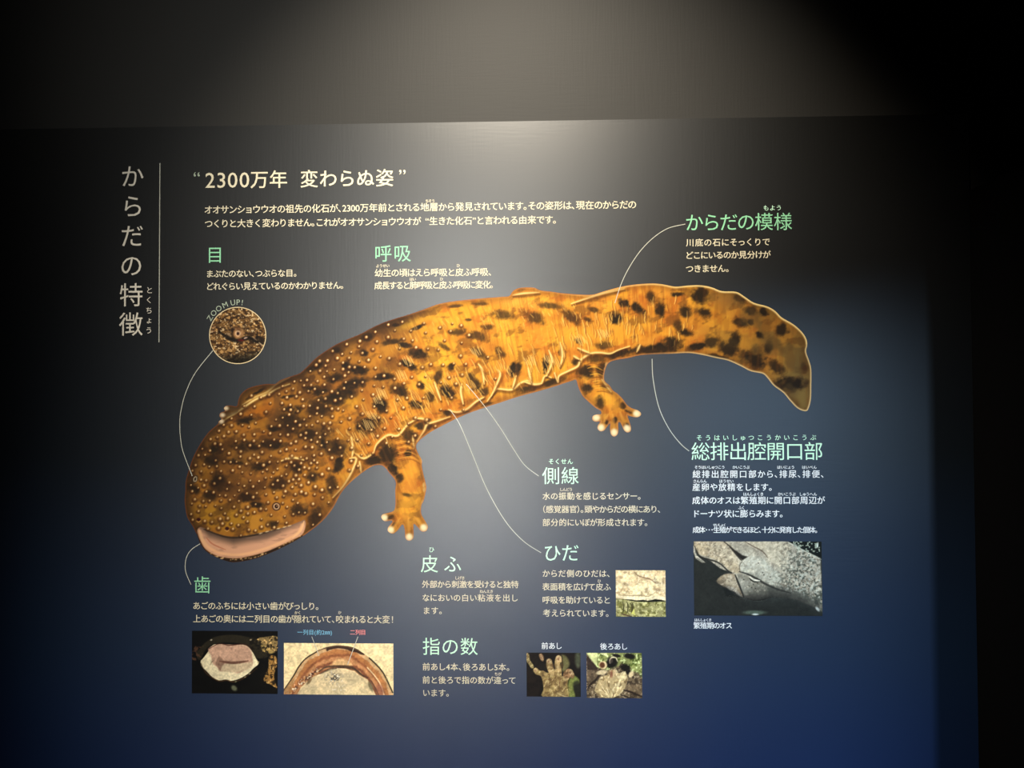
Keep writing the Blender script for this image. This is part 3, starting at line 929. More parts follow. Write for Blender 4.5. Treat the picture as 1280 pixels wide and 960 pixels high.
    p.stroke(K([(930, 40), (1100, 130), (1240, 205)]), 1, (190, 194, 178), .6)
    p.ell(*K([(610, 705)])[0], 13, 2.6, 0, (90, 104, 90), .8)
    p.ell(*K([(615, 722)])[0], 4, 1.0, 0, (206, 214, 206), .9)
    p.ell(*K([(1200, 670)])[0], 3.4, 1.6, 50, (200, 204, 196), .8)
    p.ell(*K([(1190, 610)])[0], 4, 2, 60, (40, 44, 40), .6)
    for a, b in ((600, 440), (640, 430), (585, 470), (620, 480), (690, 330), (650, 240), (560, 455), (700, 350), (760, 370), (510, 395)):
        p.ell(*K([(a, b)])[0], .9, .8, 0, (60, 56, 48), .8)


photo('photograph', 'largest photograph on the board, grey wrinkled underside of a male', 867.2, 676.8, 1027.4, 769.6, paint_male)


# ---- round close-up
def paint_eye(p):
    X, Y = p.X, p.Y
    K = lambda pts: [(258 + a / 12, 380 + b / 12) for a, b in pts]
    p.fill((122, 88, 48))
    n = fbm(X + .5 * Y, Y * 1.4 - .3 * X, 4, 3, 3)
    p.mix(sst(.42, .58, n) * .85, (54, 34, 18))
    p.mix(sst(.56, .68, fbm(X * 1.1 + 3, Y * 1.5 - .4 * X, 3.4, 8, 3)) * .9, (206, 160, 100))
    p.mix(sst(.64, .72, fbm(X, Y * 1.3, 2.6, 15, 2)) * .8, (244, 214, 166))
    p.mix(sst(436, 452, Y + (X - 297) * .12) * .85, (16, 14, 8))
    p.stroke(K([(200, 420), (320, 500), (430, 540), (540, 530), (640, 510), (740, 560), (860, 600)]), 5.5, (20, 14, 8), .9, .7)
    p.stroke(K([(760, 500), (880, 560)]), 7, (18, 12, 8), .8, .7)
    p.ell(*K([(400, 400)])[0], 3.0, 3.6, 0, (30, 16, 10), .9)
    p.ell(*K([(485, 440)])[0], 6.4, 6.6, 20, (190, 140, 92), .95, .35)
    p.ell(*K([(470, 375)])[0], 5, 1.5, 25, (110, 70, 40), .7)
    p.ell(*K([(475, 442)])[0], 3.4, 3.6, 0, (236, 200, 160), .95, .3)
    p.ell(*K([(476, 446)])[0], 2.2, 2.5, 0, (120, 80, 60), .9, .3)
    p.ell(*K([(474, 446)])[0], 1.2, 1.5, 0, (30, 16, 12), 1, .3)
    p.ell(*K([(520, 545)])[0], 4, 1.3, 0, (110, 20, 14), .8)
    p.ell(*K([(590, 510)])[0], 2.4, 1, -20, (226, 190, 170), .8)
    p.ell(*K([(340, 455)])[0], 3.4, 1.6, 30, (190, 160, 124), .7)
    p.stroke(K([(790, 580), (840, 625)]), 1.3, (230, 200, 160), .8)
    p.stroke(K([(700, 500), (760, 550)]), 1.0, (180, 150, 120), .7)
    for i in range(5):
        p.stroke(K([(60, 330 + i * 26), (140, 318 + i * 28)]), .9, (200, 150, 110) if i % 2 else (60, 34, 22), .8)
    p.c *= .8


t = thing('round_photograph', 'round close-up photograph of an eye in rough brown skin', 'photograph', CX, CY + CR)
co, q, c = rect_print('print', '', '', CX - CR, CY - CR, CX + CR, CY + CR, paint_eye, 0.45, True)
raw_mesh('print', co, q, M_PRINT, t, t.location, c)
ring = [(CX + CR * math.cos(a), CY + CR * math.sin(a)) for a in np.linspace(0, 2 * math.pi, 97)]
rg = ribbon('ring', ring, 1.0, ink('ring_vinyl', (196, 176, 138)), t, smooth=False)
rg['label'] = 'thin pale ring around the print'

# ------------------------------------------------------------------ the giant salamander
OUT = [(232, 611.6), (232.3, 601.6), (237, 585), (242, 571), (250.5, 555), (260.6, 540.6), (272, 530.5), (273.6, 526.6), (277.5, 523.6), (274.4, 520.5), (275.8, 516), (281.6, 513.6), (279.8, 510.5), (283, 507.2),
       (289, 507), (296.3, 507.6), (298.2, 500), (301.3, 493), (309.4, 486), (321.6, 482), (334, 480), (344, 480), (350, 475.7), (362, 471), (374, 467), (382.5, 460), (392.7, 449.7),
       (403, 441.6), (419, 431.4), (435, 424), (449.5, 418), (463, 411), (476, 404.6), (489, 400), (513.7, 392.4), (532, 386), (550, 379.6), (572.7, 376), (603, 373), (627.5, 371), (636.5, 370),
       (641.6, 363.4), (650.8, 359.7), (667, 359.5), (675, 362.8), (691, 364.8), (701.6, 366.4), (722, 368), (740, 368.4), (754, 364.4), (772.7, 359.3), (791, 356), (813, 354.4), (828, 355.4),
       (844, 358.4), (860, 357), (875.5, 356.7), (889.7, 359.3), (902, 364), (920, 364.8), (930, 370.5), (942.5, 378.6), (958.8, 383), (969, 388.8), (977, 396.9), (991, 405), (1001.4, 414),
       (1007.5, 423), (1009, 431.4), (1007.5, 439.5), (1011.6, 451.7), (1014, 462), (1014, 482), (1013.6, 498.4), (1010.6, 510.6), (1006.5, 514), (997, 510.6), (987, 500.5), (979, 491), (966.9, 482),
       (958.8, 472), (952.7, 467), (938.4, 464), (926, 457.8), (910, 450.7), (895.8, 447.7), (877.5, 443.6), (861, 441.2), (841, 442), (820.6, 442.6), (800, 444), (785, 447.5), (767.7, 450.4),
       (759.6, 455), (756, 464), (755, 472), (756.4, 477), (762, 482), (765.7, 487.6), (771.8, 492), (778.6, 499), (783.5, 505.8), (789.4, 510), (797.5, 513), (801.3, 516.9), (799.6, 520.4), (794.8, 521.6),
       (787.5, 520.2), (784.2, 519), (786, 525), (788.7, 534), (788, 539), (784, 540.6), (780, 537.7), (776.8, 531), (774.4, 527), (772.7, 529.6), (773, 537), (771.8, 543), (767.7, 545.8), (763.7, 543),
       (762.4, 535.6), (762.6, 528.4), (759.8, 532), (755.5, 537.7), (750.8, 539.2), (747, 536), (747.4, 531.6), (750.8, 526.6), (744.7, 527.2), (740.6, 524.8), (741, 520), (746, 518), (751, 517.6), (751, 513.6),
       (744.7, 510), (736.6, 503), (728.4, 495), (723, 484), (720, 475), (713.5, 476.4), (697.5, 481.6), (673, 489), (648.7, 495.6), (624.4, 503.5), (603, 510.4), (578.7, 519.4), (554, 531.5), (534, 542.8),
       (520.6, 555), (521.9, 565), (527.4, 575), (527.4, 583), (530, 595.5), (533, 607.7), (532, 615.8), (529.6, 626), (526.8, 632), (526.6, 642), (532, 652), (535, 658), (533, 663.5), (527, 664.2),
       (521.9, 658.8), (517.2, 655), (517.2, 666.5), (516.6, 672.7), (511.7, 676), (506.8, 672.7), (506, 662.5), (503.2, 655.4), (497.5, 662.5), (491.4, 667), (485.4, 664.5), (485, 659.5),
       (490, 653.2), (489.4, 650.6), (481, 651.5), (476.8, 647.3), (478.4, 642.8), (489, 640), (493.4, 636), (494.3, 626), (494, 613.8), (494.6, 601.6), (487, 591.4), (481, 584), (475, 581.2),
       (465, 583), (450.8, 592.4), (436.6, 604.6), (426.4, 616.4), (417, 634), (408, 646), (400, 654), (390.6, 661.6), (375, 672.5), (354.7, 683.4), (334, 692.8), (316, 699), (295, 702.6), (284, 701.4),
       (270, 696), (257.8, 689), (250.8, 680), (246, 667.8), (240.6, 656.9), (234.4, 647), (232, 636), (231, 625)]
SK = Print(226, 350, 1019, 708, 0.8)
X, Y = SK.X, SK.Y
out = catmull(np.array(OUT), 4)
BR = 22.0
D = np.full(X.shape, BR); NX = X.copy(); NY = Y.copy()
inside = np.zeros(X.shape, bool)
n = len(out)
for i in range(n):
    a, b = out[i], out[(i + 1) % n]
    w = SK.win(min(a[0], b[0]) - BR, min(a[1], b[1]) - BR, max(a[0], b[0]) + BR, max(a[1], b[1]) + BR)
    x, y = X[w], Y[w]; d = b - a; L = d @ d + 1e-9
    t = np.clip(((x - a[0]) * d[0] + (y - a[1]) * d[1]) / L, 0, 1)
    qx, qy = a[0] + t * d[0], a[1] + t * d[1]
    q = np.hypot(x - qx, y - qy)
    m = q < D[w]
    D[w] = np.where(m, q, D[w]); NX[w] = np.where(m, qx, NX[w]); NY[w] = np.where(m, qy, NY[w])
    if a[1] != b[1]:
        lo, hi = min(a[1], b[1]), max(a[1], b[1])
        j0, j1 = np.searchsorted(SK.y, [lo, hi])
        for j in range(j0, j1):
            yy = SK.y[j]
            if (a[1] > yy) != (b[1] > yy):
                xc = (b[0] - a[0]) * (yy - a[1]) / (b[1] - a[1]) + a[0]
                inside[j, :np.searchsorted(SK.x, xc)] ^= True
DI = np.where(inside, D, 0.0)

# --- skin colours
wx = (fbm(X, Y, 26, 2) - .5) * 16; wy = (fbm(X, Y, 26, 6) - .5) * 16
SK.fill((206, 136, 44))
SK.mix(sst(.42, .66, fbm(X + .35 * Y, Y * 1.5 - .3 * X, 34, 4)) * .75, (232, 170, 52))
SK.mix(sst(.5, .66, fbm(X + .5 * Y, Y * 1.6, 22, 9)) * .6, (186, 106, 36))
SK.mix(sst(.5, .66, fbm(X * 1.2 + .5 * Y, Y, 12, 19)) * .25, (240, 186, 80))
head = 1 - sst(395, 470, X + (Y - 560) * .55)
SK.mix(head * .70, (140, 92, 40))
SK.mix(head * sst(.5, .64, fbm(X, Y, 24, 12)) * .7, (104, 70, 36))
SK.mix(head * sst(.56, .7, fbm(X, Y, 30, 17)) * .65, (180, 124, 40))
for q in ((285, 648, 42, 16, 8, (176, 136, 34)), (378, 610, 34, 26, -40, (196, 132, 44)), (352, 585, 30, 12, 0, (184, 124, 42)), (325, 516, 18, 8, -20, (206, 120, 30)), (420, 520, 24, 20, -30, (222, 150, 44)),
          (256, 590, 9, 24, 10, (160, 112, 34)), (310, 570, 26, 12, -10, (132, 92, 46)), (310, 600, 26, 20, 0, (134, 90, 44))):
    SK.ell(*q[:5], q[5], .6, .8, .3, 14)
tail = sst(850, 985, X)
SK.mix(tail * .62, (142, 108, 52))
SK.mix(sst(965, 1015, X + (Y - 440) * .55) * .7, (112, 102, 66))
SK.mix(sst(860, 960, X) * sst(.45, .65, fbm(X, Y, 26, 33)) * .55, (110, 84, 40))
for q in ((895, 415, 34, 12, 10, (206, 150, 56)), (930, 432, 20, 10, 30, (196, 142, 54)), (912, 372, 24, 10, 15, (168, 124, 62))):
    SK.ell(*q[:5], q[5], .6, .8, .3, 14)
for q in ((512, 405, 22, 5, -22, (248, 200, 66)), (555, 450, 20, 14, 40, (246, 190, 56)), (640, 430, 40, 10, 55, (244, 186, 58)), (700, 418, 30, 14, 20, (244, 188, 60)), (530, 478, 8, 26, -25, (248, 196, 60)),
          (650, 378, 40, 6, 6, (240, 184, 80)), (850, 425, 8, 22, 0, (220, 160, 50)), (730, 420, 24, 14, 0, (238, 176, 56)), (480, 440, 30, 10, -35, (226, 160, 54)), (760, 410, 20, 14, 0, (226, 158, 54)),
          (440, 500, 12, 8, 0, (240, 180, 52))):
    SK.ell(*q[:5], q[5], .55, .8, .35, 12)

# --- dark markings
SPOTS = [(459.7, 421, 7, 4.4, -20), (392.7, 460, 12, 4, -25), (435, 458, 6, 6, 0), (447.5, 462, 12, 6, 10), (419, 472, 10, 6, -10), (442, 480, 17, 7, -15), (396.7, 489, 14, 6, 0), (424, 494, 20, 8, -18),
         (412, 500, 16, 7, -10), (366, 512, 12, 5, 5), (398.7, 512, 16, 11, 0), (476, 472, 9, 3.4, -15), (361, 496, 9, 2, -10), (362, 528, 15, 11, 0), (342, 536, 9, 4, 0), (308, 557, 17, 6, 0), (340, 555, 18, 6, 5),
         (297, 576, 14, 4, 6), (268.7, 561, 9, 8, 0), (264.7, 575, 9, 9, 0), (273, 601, 9, 11, 20), (325, 583, 12, 5, -10), (262.6, 618, 9, 6, 0), (244, 612, 10, 6, 30), (369, 584, 10, 7, 30), (390.6, 596.5, 8, 7, 0),
         (348, 606, 10, 8, 0), (309, 622, 12, 5, 0), (321, 631, 8, 4, 0), (374, 638, 10, 7, 0), (341, 656, 7, 5, 0), (394, 543, 22, 8, 0), (416, 560, 20, 10, 20), (457, 531, 12, 11, 0), (414, 605, 6, 11, 10),
         (423, 580, 6, 11, 20), (395, 648, 8, 12, 20), (307, 526, 13, 5, -10), (420, 502, 11, 5, 0), (432, 457, 5, 4, 0), (458, 421, 8, 4.4, -20), (446, 463, 11, 4.6, 10), (482, 471, 12, 4.6, 5), (511, 457, 12, 4, 25),
         (489, 427, 13, 3.2, -15), (507, 431, 9, 4, 10), (522, 442, 11, 6, 10), (556, 433, 9, 3.6, 30), (594, 419, 14, 5, 10), (573, 415, 11, 4, 0), (631, 394.5, 14, 5.4, 8), (599, 441, 12, 5, 35),
         (625, 441, 8, 5, 50), (564.5, 460, 4.6, 5.4, 0), (560, 490, 10, 7, 40), (500, 490, 12, 7, 30), (477, 506, 10, 8, 50), (526, 482, 7, 4, 60), (538, 496, 8, 5, 60), (593, 479, 14, 6, 55), (604, 490, 6, 5, 0),
         (467, 527, 11, 8, 0), (520, 506, 10, 5, 10), (522, 409, 9, 2.4, -20), (495, 406, 6, 2.4, 0), (455, 440, 6, 4, 40), (420, 438, 6, 4, 0), (599, 380, 10, 2.4, 0), (569, 383, 8, 2, -5), (609, 409, 8, 3, 0),
         (586, 400.5, 4, 2, 0), (669, 397, 14, 7, 20), (690, 382, 14, 4, 5), (713.7, 394.8, 14, 6, 38), (770.6, 398.6, 7.6, 7.6, 0), (780.8, 379.6, 7, 5, 35), (798, 386.7, 10, 5, 42), (826, 387.4, 6, 9, 0),
         (813, 370.5, 6, 8, 0), (857, 389.4, 7, 6.5, 20), (848, 408, 5, 8, 0), (857, 416, 9, 5, 0), (742, 387.7, 9, 3, 20), (755, 432, 9, 5, 0), (722, 427, 5, 3.4, 40), (602, 421, 5, 5, 0), (683, 455, 4, 11, 5),
         (721, 453, 6, 6, 0), (730, 466, 10, 6, 0), (647, 461, 4, 9, 10), (657, 487, 12, 4.6, -12), (823, 436, 26, 6.5, -6), (881, 391.6, 10, 6, 20), (875.5, 368.4, 10, 10, 0), (846, 368, 8, 3, 0), (926, 404, 11, 5, 25),
         (938, 404, 4, 3.6, 0), (948.6, 418, 5, 4.6, 0), (961, 434.5, 5.4, 7, 0), (954.7, 389.8, 5.6, 5, 0), (977, 412, 8, 8, 60), (924, 373.5, 8, 4.6, 40), (910, 436, 12, 8, 20), (942, 449, 17, 10, 30),
         (871, 433, 13, 5, -10), (1005.5, 459, 6, 4, 80), (972, 460, 12, 6, 40), (989, 480, 17, 9, 0), (889.7, 427, 10, 7, 0), (918, 426, 7, 9, 20), (938, 388.8, 8, 5, 0), (842, 428, 12, 7, 0), (800, 437, 12, 5, -10),
         (640, 462, 5, 9, 20), (548, 471, 5, 8, 20), (700, 440, 3, 5, 0), (735, 400, 6, 3, 20), (900, 447, 14, 3, 10)]
UNDER = [(484, 568, 13, 14, 0), (490, 586, 8, 6, 60), (500, 597, 4.6, 4.4, 0), (511, 545, 10, 9, 0), (525, 532, 6, 5, 0), (536, 530, 5, 6, 0), (509, 618, 5, 2.4, 10), (487, 646, 5, 3, -10), (492, 655, 4, 2, -50),
         (467, 575, 12, 7, 0), (510, 567, 5, 4, 0), (733, 467, 9, 8, 0), (752, 462, 7, 9, 0), (733, 486, 7, 6, 20), (749, 503, 6, 7, 0), (757, 482, 5, 3, 0), (778, 508, 4, 4, 0), (786, 515, 5, 2, 20), (783, 532, 3.4, 3, 0),
         (758, 527, 2.6, 3, 0), (769, 525, 2.4, 4, 0), (320, 492, 12, 2.4, -30), (560, 516, 6, 4, 0), (585, 517, 5, 3, 0), (770, 443, 16, 4.6, -10), (745, 449, 14, 5, -8), (690, 478, 14, 4, -18), (610, 506, 7, 2, -20)]
dk = np.zeros(X.shape)
r0 = np.random.RandomState(5)
for (cx, cy, rx, ry, an) in SPOTS + UNDER:
    R = max(rx, ry) * 2.2 + 4
    w = SK.win(cx - R, cy - R, cx + R, cy + R)
    x = X[w] + wx[w] * .22 - cx; y = Y[w] + wy[w] * .22 - cy
    c_, s_ = math.cos(math.radians(an)), math.sin(math.radians(an))
    d = np.sqrt(((x * c_ + y * s_) / (rx * 1.12)) ** 2 + ((-x * s_ + y * c_) / (ry * 1.12)) ** 2) + .9 * (fbm(X[w] + .5 * Y[w], Y[w] - .3 * X[w], 6, 3, 4) - .5) * 1.1
    dk[w] = np.maximum(dk[w], (1 - sst(.40, 1.32, d)) * (.62 if 540 < cx < 760 and cy < 450 else r0.uniform(.75, 1.0)))
SK.mix(np.clip(dk * .25 + dk ** 2 * .1, 0, 1), (120, 76, 30))
SK.mix(np.clip(dk * 1.02, 0, .93), (34, 26, 17))
# soft browner clouds
SK.mix(sst(.58, .72, fbm(X + .4 * Y, Y * 1.4, 16, 23)) * .42, (84, 56, 26))

# brush marks laid across the body
lean = np.interp(X, [380, 600, 760, 860], [50, 60, 80, 92]) * np.pi / 180
cl, sl = np.cos(lean), np.sin(lean)
u_, v_ = -(X * sl) + Y * cl, X * cl + Y * sl
st = fbm(u_ / 1.0, v_ / 5.5, 3.2, 41, 3)
bodyw = sst(400, 480, X + (Y - 500) * .5)
SK.mix(sst(.54, .74, st) * (.04 + .22 * bodyw) * (1 - sst(840, 900, X)) * (1 - dk), (250, 196, 84))
SK.mix(sst(.54, .70, fbm(u_ + 50, v_ / 5.0, 5.0, 47, 2)) * (.06 + .18 * bodyw), (126, 74, 26))
SK.mix(sst(.50, .68, fbm(X + .5 * Y, Y * 1.3, 18, 51, 4)) * (1 - bodyw) * .5, (74, 46, 22))
SK.mix(sst(.55, .70, fbm(X, Y, 15, 57, 4)) * (1 - bodyw) * .45, (206, 146, 60))
SK.mix(sst(860, 950, X) * sst(.44, .62, fbm(X * .8, Y, 22, 61, 3)) * .5, (92, 76, 46))
# --- body folds as pale ridges with a dark lower side
FOLDS = [[(467, 567), (471, 555), (485, 543.7), (497.5, 544.2), (509.7, 530.5), (521.9, 523.4)], [(562.5, 521), (546, 526.4), (534, 530.5), (530, 538.6), (521, 552)], [(521, 523), (529, 523.5), (535, 528.4)],
         [(560.5, 512), (570.6, 515.2), (583, 511.6), (595, 502), (605, 496.4)], [(609, 501.5), (619, 488), (623.4, 486), (639.7, 487), (650, 479), (660, 476), (667, 480), (676, 480), (681, 470), (689, 472)],
         [(656, 477.6), (668, 480.4), (677, 479.2)], [(693, 466), (697.5, 478), (698.5, 470), (709.7, 464), (722, 457.8), (726, 449.7), (738, 442), (750, 440.7), (762.5, 442), (772.7, 437.5), (786.9, 432.8)],
         [(717, 445), (724, 449)], [(722, 435), (738, 441.5)], [(439, 546.7), (441.4, 561), (440, 571)], [(437, 573), (445.5, 573.5), (439, 591), (429, 607.7), (416, 622)], [(449.5, 577), (451.6, 591)],
         [(445, 567), (455, 573), (467, 566)], [(352, 576), (366, 572), (380, 575)], [(303, 506), (318, 497), (333.8, 490), (346, 480), (362, 472)], [(273, 531), (285, 522), (297, 514.7), (317.5, 500.5), (335.8, 492), (346, 486), (362, 480)],
         [(641, 369), (655, 366.6), (674, 365.6)], [(714, 379.6), (738, 371.5), (756, 366.4), (780, 361)], [(516, 545), (517.5, 560)], [(796, 440), (800, 431)], [(752, 474), (758, 482), (764, 490)],
         [(551, 500), (543, 478)], [(579, 505), (576, 490), (577, 480)], [(614, 495), (625, 470), (622, 462)], [(641, 484), (645, 470)], [(664, 478), (660, 460)], [(700, 458), (703, 445), (700, 428)],
         [(605, 480), (603, 463), (598, 455)], [(683, 470), (690, 452), (686, 438)]]
for f in FOLDS:
    q = [(a + .9, b + 2.2) for a, b in f]
    SK.stroke(q, 5.0, (60, 32, 12), .55, .9)
    SK.stroke([(a, b - .5) for a, b in f], 4.2, (240, 176, 76), .55, .9)
    SK.stroke(f, 1.9, (255, 226, 156), .9, .7)
# soft under-belly below the folds
# --- fine wrinkles across the flank and the tail
r2 = np.random.RandomState(11)
CL = catmull(np.array([(430, 560), (490, 525), (550, 495), (610, 475), (670, 458), (730, 425), (790, 408), (850, 410)]), 12, False)
for k in range(250):
    i = r2.randint(len(CL)); bx, by = CL[i] + r2.normal(0, 1, 2) * (9, 13)
    by -= 6
    lean = np.interp(bx, [430, 600, 700, 780, 850], [58, 62, 76, 88, 92]) + r2.normal(0, 6)
    Ln = r2.uniform(6, 17)
    dx, dy = math.cos(math.radians(lean)) * Ln / 2, math.sin(math.radians(lean)) * Ln / 2
    bd = r2.uniform(-1.4, 1.4)
    pts = [(bx - dx, by - dy), (bx + bd, by), (bx + dx, by + dy)]
    SK.stroke([(a + 1.2, b + .4) for a, b in pts], 1.1, (96, 54, 20), .35)
    SK.stroke(pts, 1.0, (248, 204, 116), r2.uniform(.3, .75))
for k in range(70):   # creases high on the back
    bx = r2.uniform(495, 720); by = np.interp(bx, [495, 600, 720], [418, 392, 384]) + r2.uniform(-6, 22)
    lean = r2.normal(62, 8); Ln = r2.uniform(4, 9)
    dx, dy = math.cos(math.radians(lean)) * Ln / 2, math.sin(math.radians(lean)) * Ln / 2
    SK.stroke([(bx - dx, by - dy), (bx + dx, by + dy)], .9, (252, 208, 120), r2.uniform(.2, .5))
for bx, by in ((459, 531), (475, 492), (470, 500), (463, 520), (500, 470), (508, 452), (592, 440), (724, 426), (752, 418), (660, 452), (685, 450)):
    for j in range(5):
        SK.stroke([(bx + j * 2.4 - 5, by - 6 + r2.uniform(-2, 2)), (bx + j * 2.4, by + 5 + r2.uniform(-2, 2))], .9, (250, 214, 140), .65)
# rings of wrinkled skin on the limbs
for k in range(9):
    SK.stroke([(494 + k * .6, 551 + k * 3.2), (506 + k, 548.5 + k * 3.2), (518 + k, 553.5 + k * 3.4)], 1.1, (250, 190, 92) if k % 2 else (110, 66, 24), .55)
    SK.stroke([(733 + k * 1.6, 456 + k * 4.2), (742 + k * 1.6, 454 + k * 4.4), (752 + k * 1.6, 459 + k * 4.2)], 1.4, (250, 196, 80) if k % 2 else (130, 80, 26), .6)
for a, b, rx, ry in ((506, 640, 9, 12), (510, 625, 10, 8), (512, 590, 9, 14), (764, 500, 8, 8), (768, 508, 8, 6)):
    SK.ell(a, b, rx, ry, 0, (236, 172, 62), .5, .8, .3, 5)
for tx, ty, bx, by in ((480, 647, 496, 638), (488, 663, 500, 648), (511.5, 672, 510.5, 648), (530, 660, 518, 646), (745, 522, 757, 518), (751, 535, 760, 518), (767.6, 541, 766, 518), (783.6, 536, 775, 515), (796.6, 517, 782, 511)):
    SK.stroke([(bx, by), ((tx + bx) / 2, (ty + by) / 2), (tx, ty)], 3.4, (236, 176, 88), .5)
    SK.ell(tx, ty, 4.6, 4.6, 0, (255, 246, 214), 1, .45)
SK.stroke([(282, 510), (293, 511), (299, 510)], 4.4, (150, 126, 86), .8); SK.stroke([(277.6, 518.8), (288, 518), (297, 514)], 4.4, (150, 126, 86), .8)
for a, b in ((282.5, 509.6), (277.6, 518.8), (276, 527.2)):
    SK.ell(a, b, 3.4, 3, 0, (232, 214, 182), .95, .5)
for a, b in ((758, 456), (756.5, 462), (755.6, 468), (755.2, 474), (530, 606), (527.6, 576), (530.5, 612), (528.5, 628)):
    SK.ell(a, b, 1.7, 3.2, 6, (254, 226, 160), .8, .5)

# --- shaded lower flank and rounded form as drawn by the illustrator, then the pale outline
SK.mix((1 - sst(0, 11, DI)) * .38 * (1 - tail * .4), (92, 56, 24))
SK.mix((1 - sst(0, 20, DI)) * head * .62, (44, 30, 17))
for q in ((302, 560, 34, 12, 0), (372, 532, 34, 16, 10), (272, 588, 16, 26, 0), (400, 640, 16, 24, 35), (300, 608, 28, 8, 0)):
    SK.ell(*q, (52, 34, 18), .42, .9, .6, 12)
SK.mix((1 - sst(.7, 2.2, DI)) * np.clip(.55 + tail * .3 - head * .5, 0, 1), (222, 170, 110))
SK.mix((1 - sst(.6, 2.6, DI)) * sst(800, 900, X) * .7, (222, 206, 160))
SK.mix((1 - sst(.6, 3.4, DI)) * sst(690, 760, X) * (Y < 430) * .6, (250, 222, 150))
SK.mix((1 - sst(.5, 1.2, DI)) * (1 - sst(760, 860, X)) * .45, (150, 74, 40))

for tx, ty in ((479.6, 647), (488, 662), (511.5, 671), (529.6, 659.6), (745, 521.6), (751, 534.6), (767.6, 540.6), (783.8, 535.6), (796, 517)):
    SK.ell(tx, ty, 3.8, 3.8, 0, (255, 240, 196), .8, .85)
for a, b in ((282.5, 510.4), (278.2, 518.8), (277, 526.6)):
    SK.ell(a, b, 3.0, 2.6, 0, (232, 212, 180), .85, .8)
# --- mouth
MOUTH = [(246.9, 662.3), (248, 669), (250.8, 675.6), (256, 685), (265.6, 692), (276.6, 696), (295, 697.8), (312.5, 695), (334, 689), (350, 682), (365.6, 674.8), (378, 667.8), (382, 657), (381, 649.8), (375, 652),
         (357.8, 658.4), (334.4, 664), (312.5, 668.6), (292, 671), (276.6, 668.6), (262.5, 663.5), (251.6, 659)]
wm, mm, mins = SK.poly(MOUTH, smooth=4, soft=.6, ret=True)
SK.mix(mm, (214, 164, 132), wm)
MX, MY = X[wm], Y[wm]
ctr = np.interp(MX, [247, 262, 292, 334, 381], [662, 675, 684, 676, 655])
SK.mix(mm * (1 - sst(-9, 3, MY - ctr)) * .78, (92, 74, 62), wm)
SK.mix(mm * (1 - sst(-14, -4, MY - ctr)) * .6, (60, 50, 44), wm)
SK.mix(mm * sst(.5, .66, fbm(MX * .5 + MY * .2, MY * 2, 9, 5)) * .4, (150, 118, 98), wm)
SK.stroke([(250, 664), (254, 676), (262, 685), (276, 691.4), (295, 693.6), (314, 691), (338, 683.6), (358, 674.6), (372, 666.6), (378, 656)], 3.2, (238, 184, 138), .8, .7, False)
SK.stroke([(258, 672), (266, 680), (282, 687)], 1.2, (170, 96, 70), .7)
SK.stroke([(249, 662), (252, 672), (258, 683)], 2.2, (226, 180, 136), .9)
SK.stroke([(312, 674), (330, 671), (350, 665)], 5, (120, 96, 82), .5, .9)
SK.stroke([(366, 672), (376, 663), (380, 652)], 2.6, (240, 190, 140), .9)
SK.stroke([(255, 661.5), (277, 669.6), (292, 672), (313, 669.8), (335, 665)], 2.0, (50, 36, 22), .8)
for a, b in ((334, 664.4), (341, 662.2), (348, 660.6), (356, 658.6), (362, 657), (326, 666.6)):
    SK.ell(a, b, 2.4, .7, -14, (246, 216, 168), .7, .4)
SK.stroke([(246, 668), (251, 682), (260, 692), (276, 699), (295, 701), (318, 697), (342, 688), (362, 679), (378, 670)], 3.2, (38, 26, 16), .8, .6)
for k in range(34):
    u = r2.uniform(0, 1); a = 262 + u * 116; b = np.interp(a, [262, 276, 295, 318, 342, 378], [692, 698, 700.4, 696.4, 687.6, 669]) + r2.uniform(-1.2, 1.2)
    SK.ell(a, b, r2.uniform(.7, 2), .8, -15, (230, 190, 140), .6, .5)

# --- warts: pale domes with a dark foot
pts = []
gx = {}


def try_wart(x, y, dmin):
    key = (int(x // 10), int(y // 10))
    for i in range(-1, 2):
        for j in range(-1, 2):
            for (a, b) in gx.get((key[0] + i, key[1] + j), ()):
                if (a - x) ** 2 + (b - y) ** 2 < dmin * dmin:
                    return False
    gx.setdefault(key, []).append((x, y))
    return True


eyes = ((345.6, 633), (244, 598.8), (248.4, 649.5), (284, 660.8))
for k in range(9000):
    x = r2.uniform(232, 620); y = r2.uniform(400, 700)
    j = int((y - 350) / .8); i = int((x - 226) / .8)
    if DI[j, i] < 4:
        continue
    if wm[0].start <= j < wm[0].stop and wm[1].start <= i < wm[1].stop and mm[j - wm[0].start, i - wm[1].start] > .02:
        continue
    if y > 662 and x < 300 or y > 672:
        continue
    if (x > 474 and y > 556) or min((x - a) ** 2 + (y - b) ** 2 for a, b in eyes) < 49:
        continue
    dens = np.interp(x + (y - 560) * .4, [230, 400, 470, 520, 600], [1, .85, .28, .08, 0])
    if x < 350 and y < 530:
        dens = .5
    ridge = max(math.exp(-((x - 385) ** 2 / 1800 + (y - 595) ** 2 / 2400)), math.exp(-((x - 290) ** 2 / 3000 + (y - 650) ** 2 / 180)), .45)
    if r2.rand() > dens or not try_wart(x, y, r2.uniform(4.2, 7.0) + (1 - ridge) * 3.4 + (0 if dens > .8 else 3)):
        continue
    rr = r2.uniform(.95, 1.95) + ridge * .55
    lit = np.interp(x, [230, 330, 480], [.62, .85, .95]) * r2.uniform(.7, 1.05)
    SK.ell(x - .3, y + .9, rr * 1.5, rr * 1.35, 0, (46, 25, 12), .72, .6)
    SK.ell(x, y, rr, rr, 0, (196, 128, 58), lit * .85, .5)
    SK.ell(x + .3, y - .4, rr * .55, rr * .6, 0, (254, 232, 180), lit, .6)

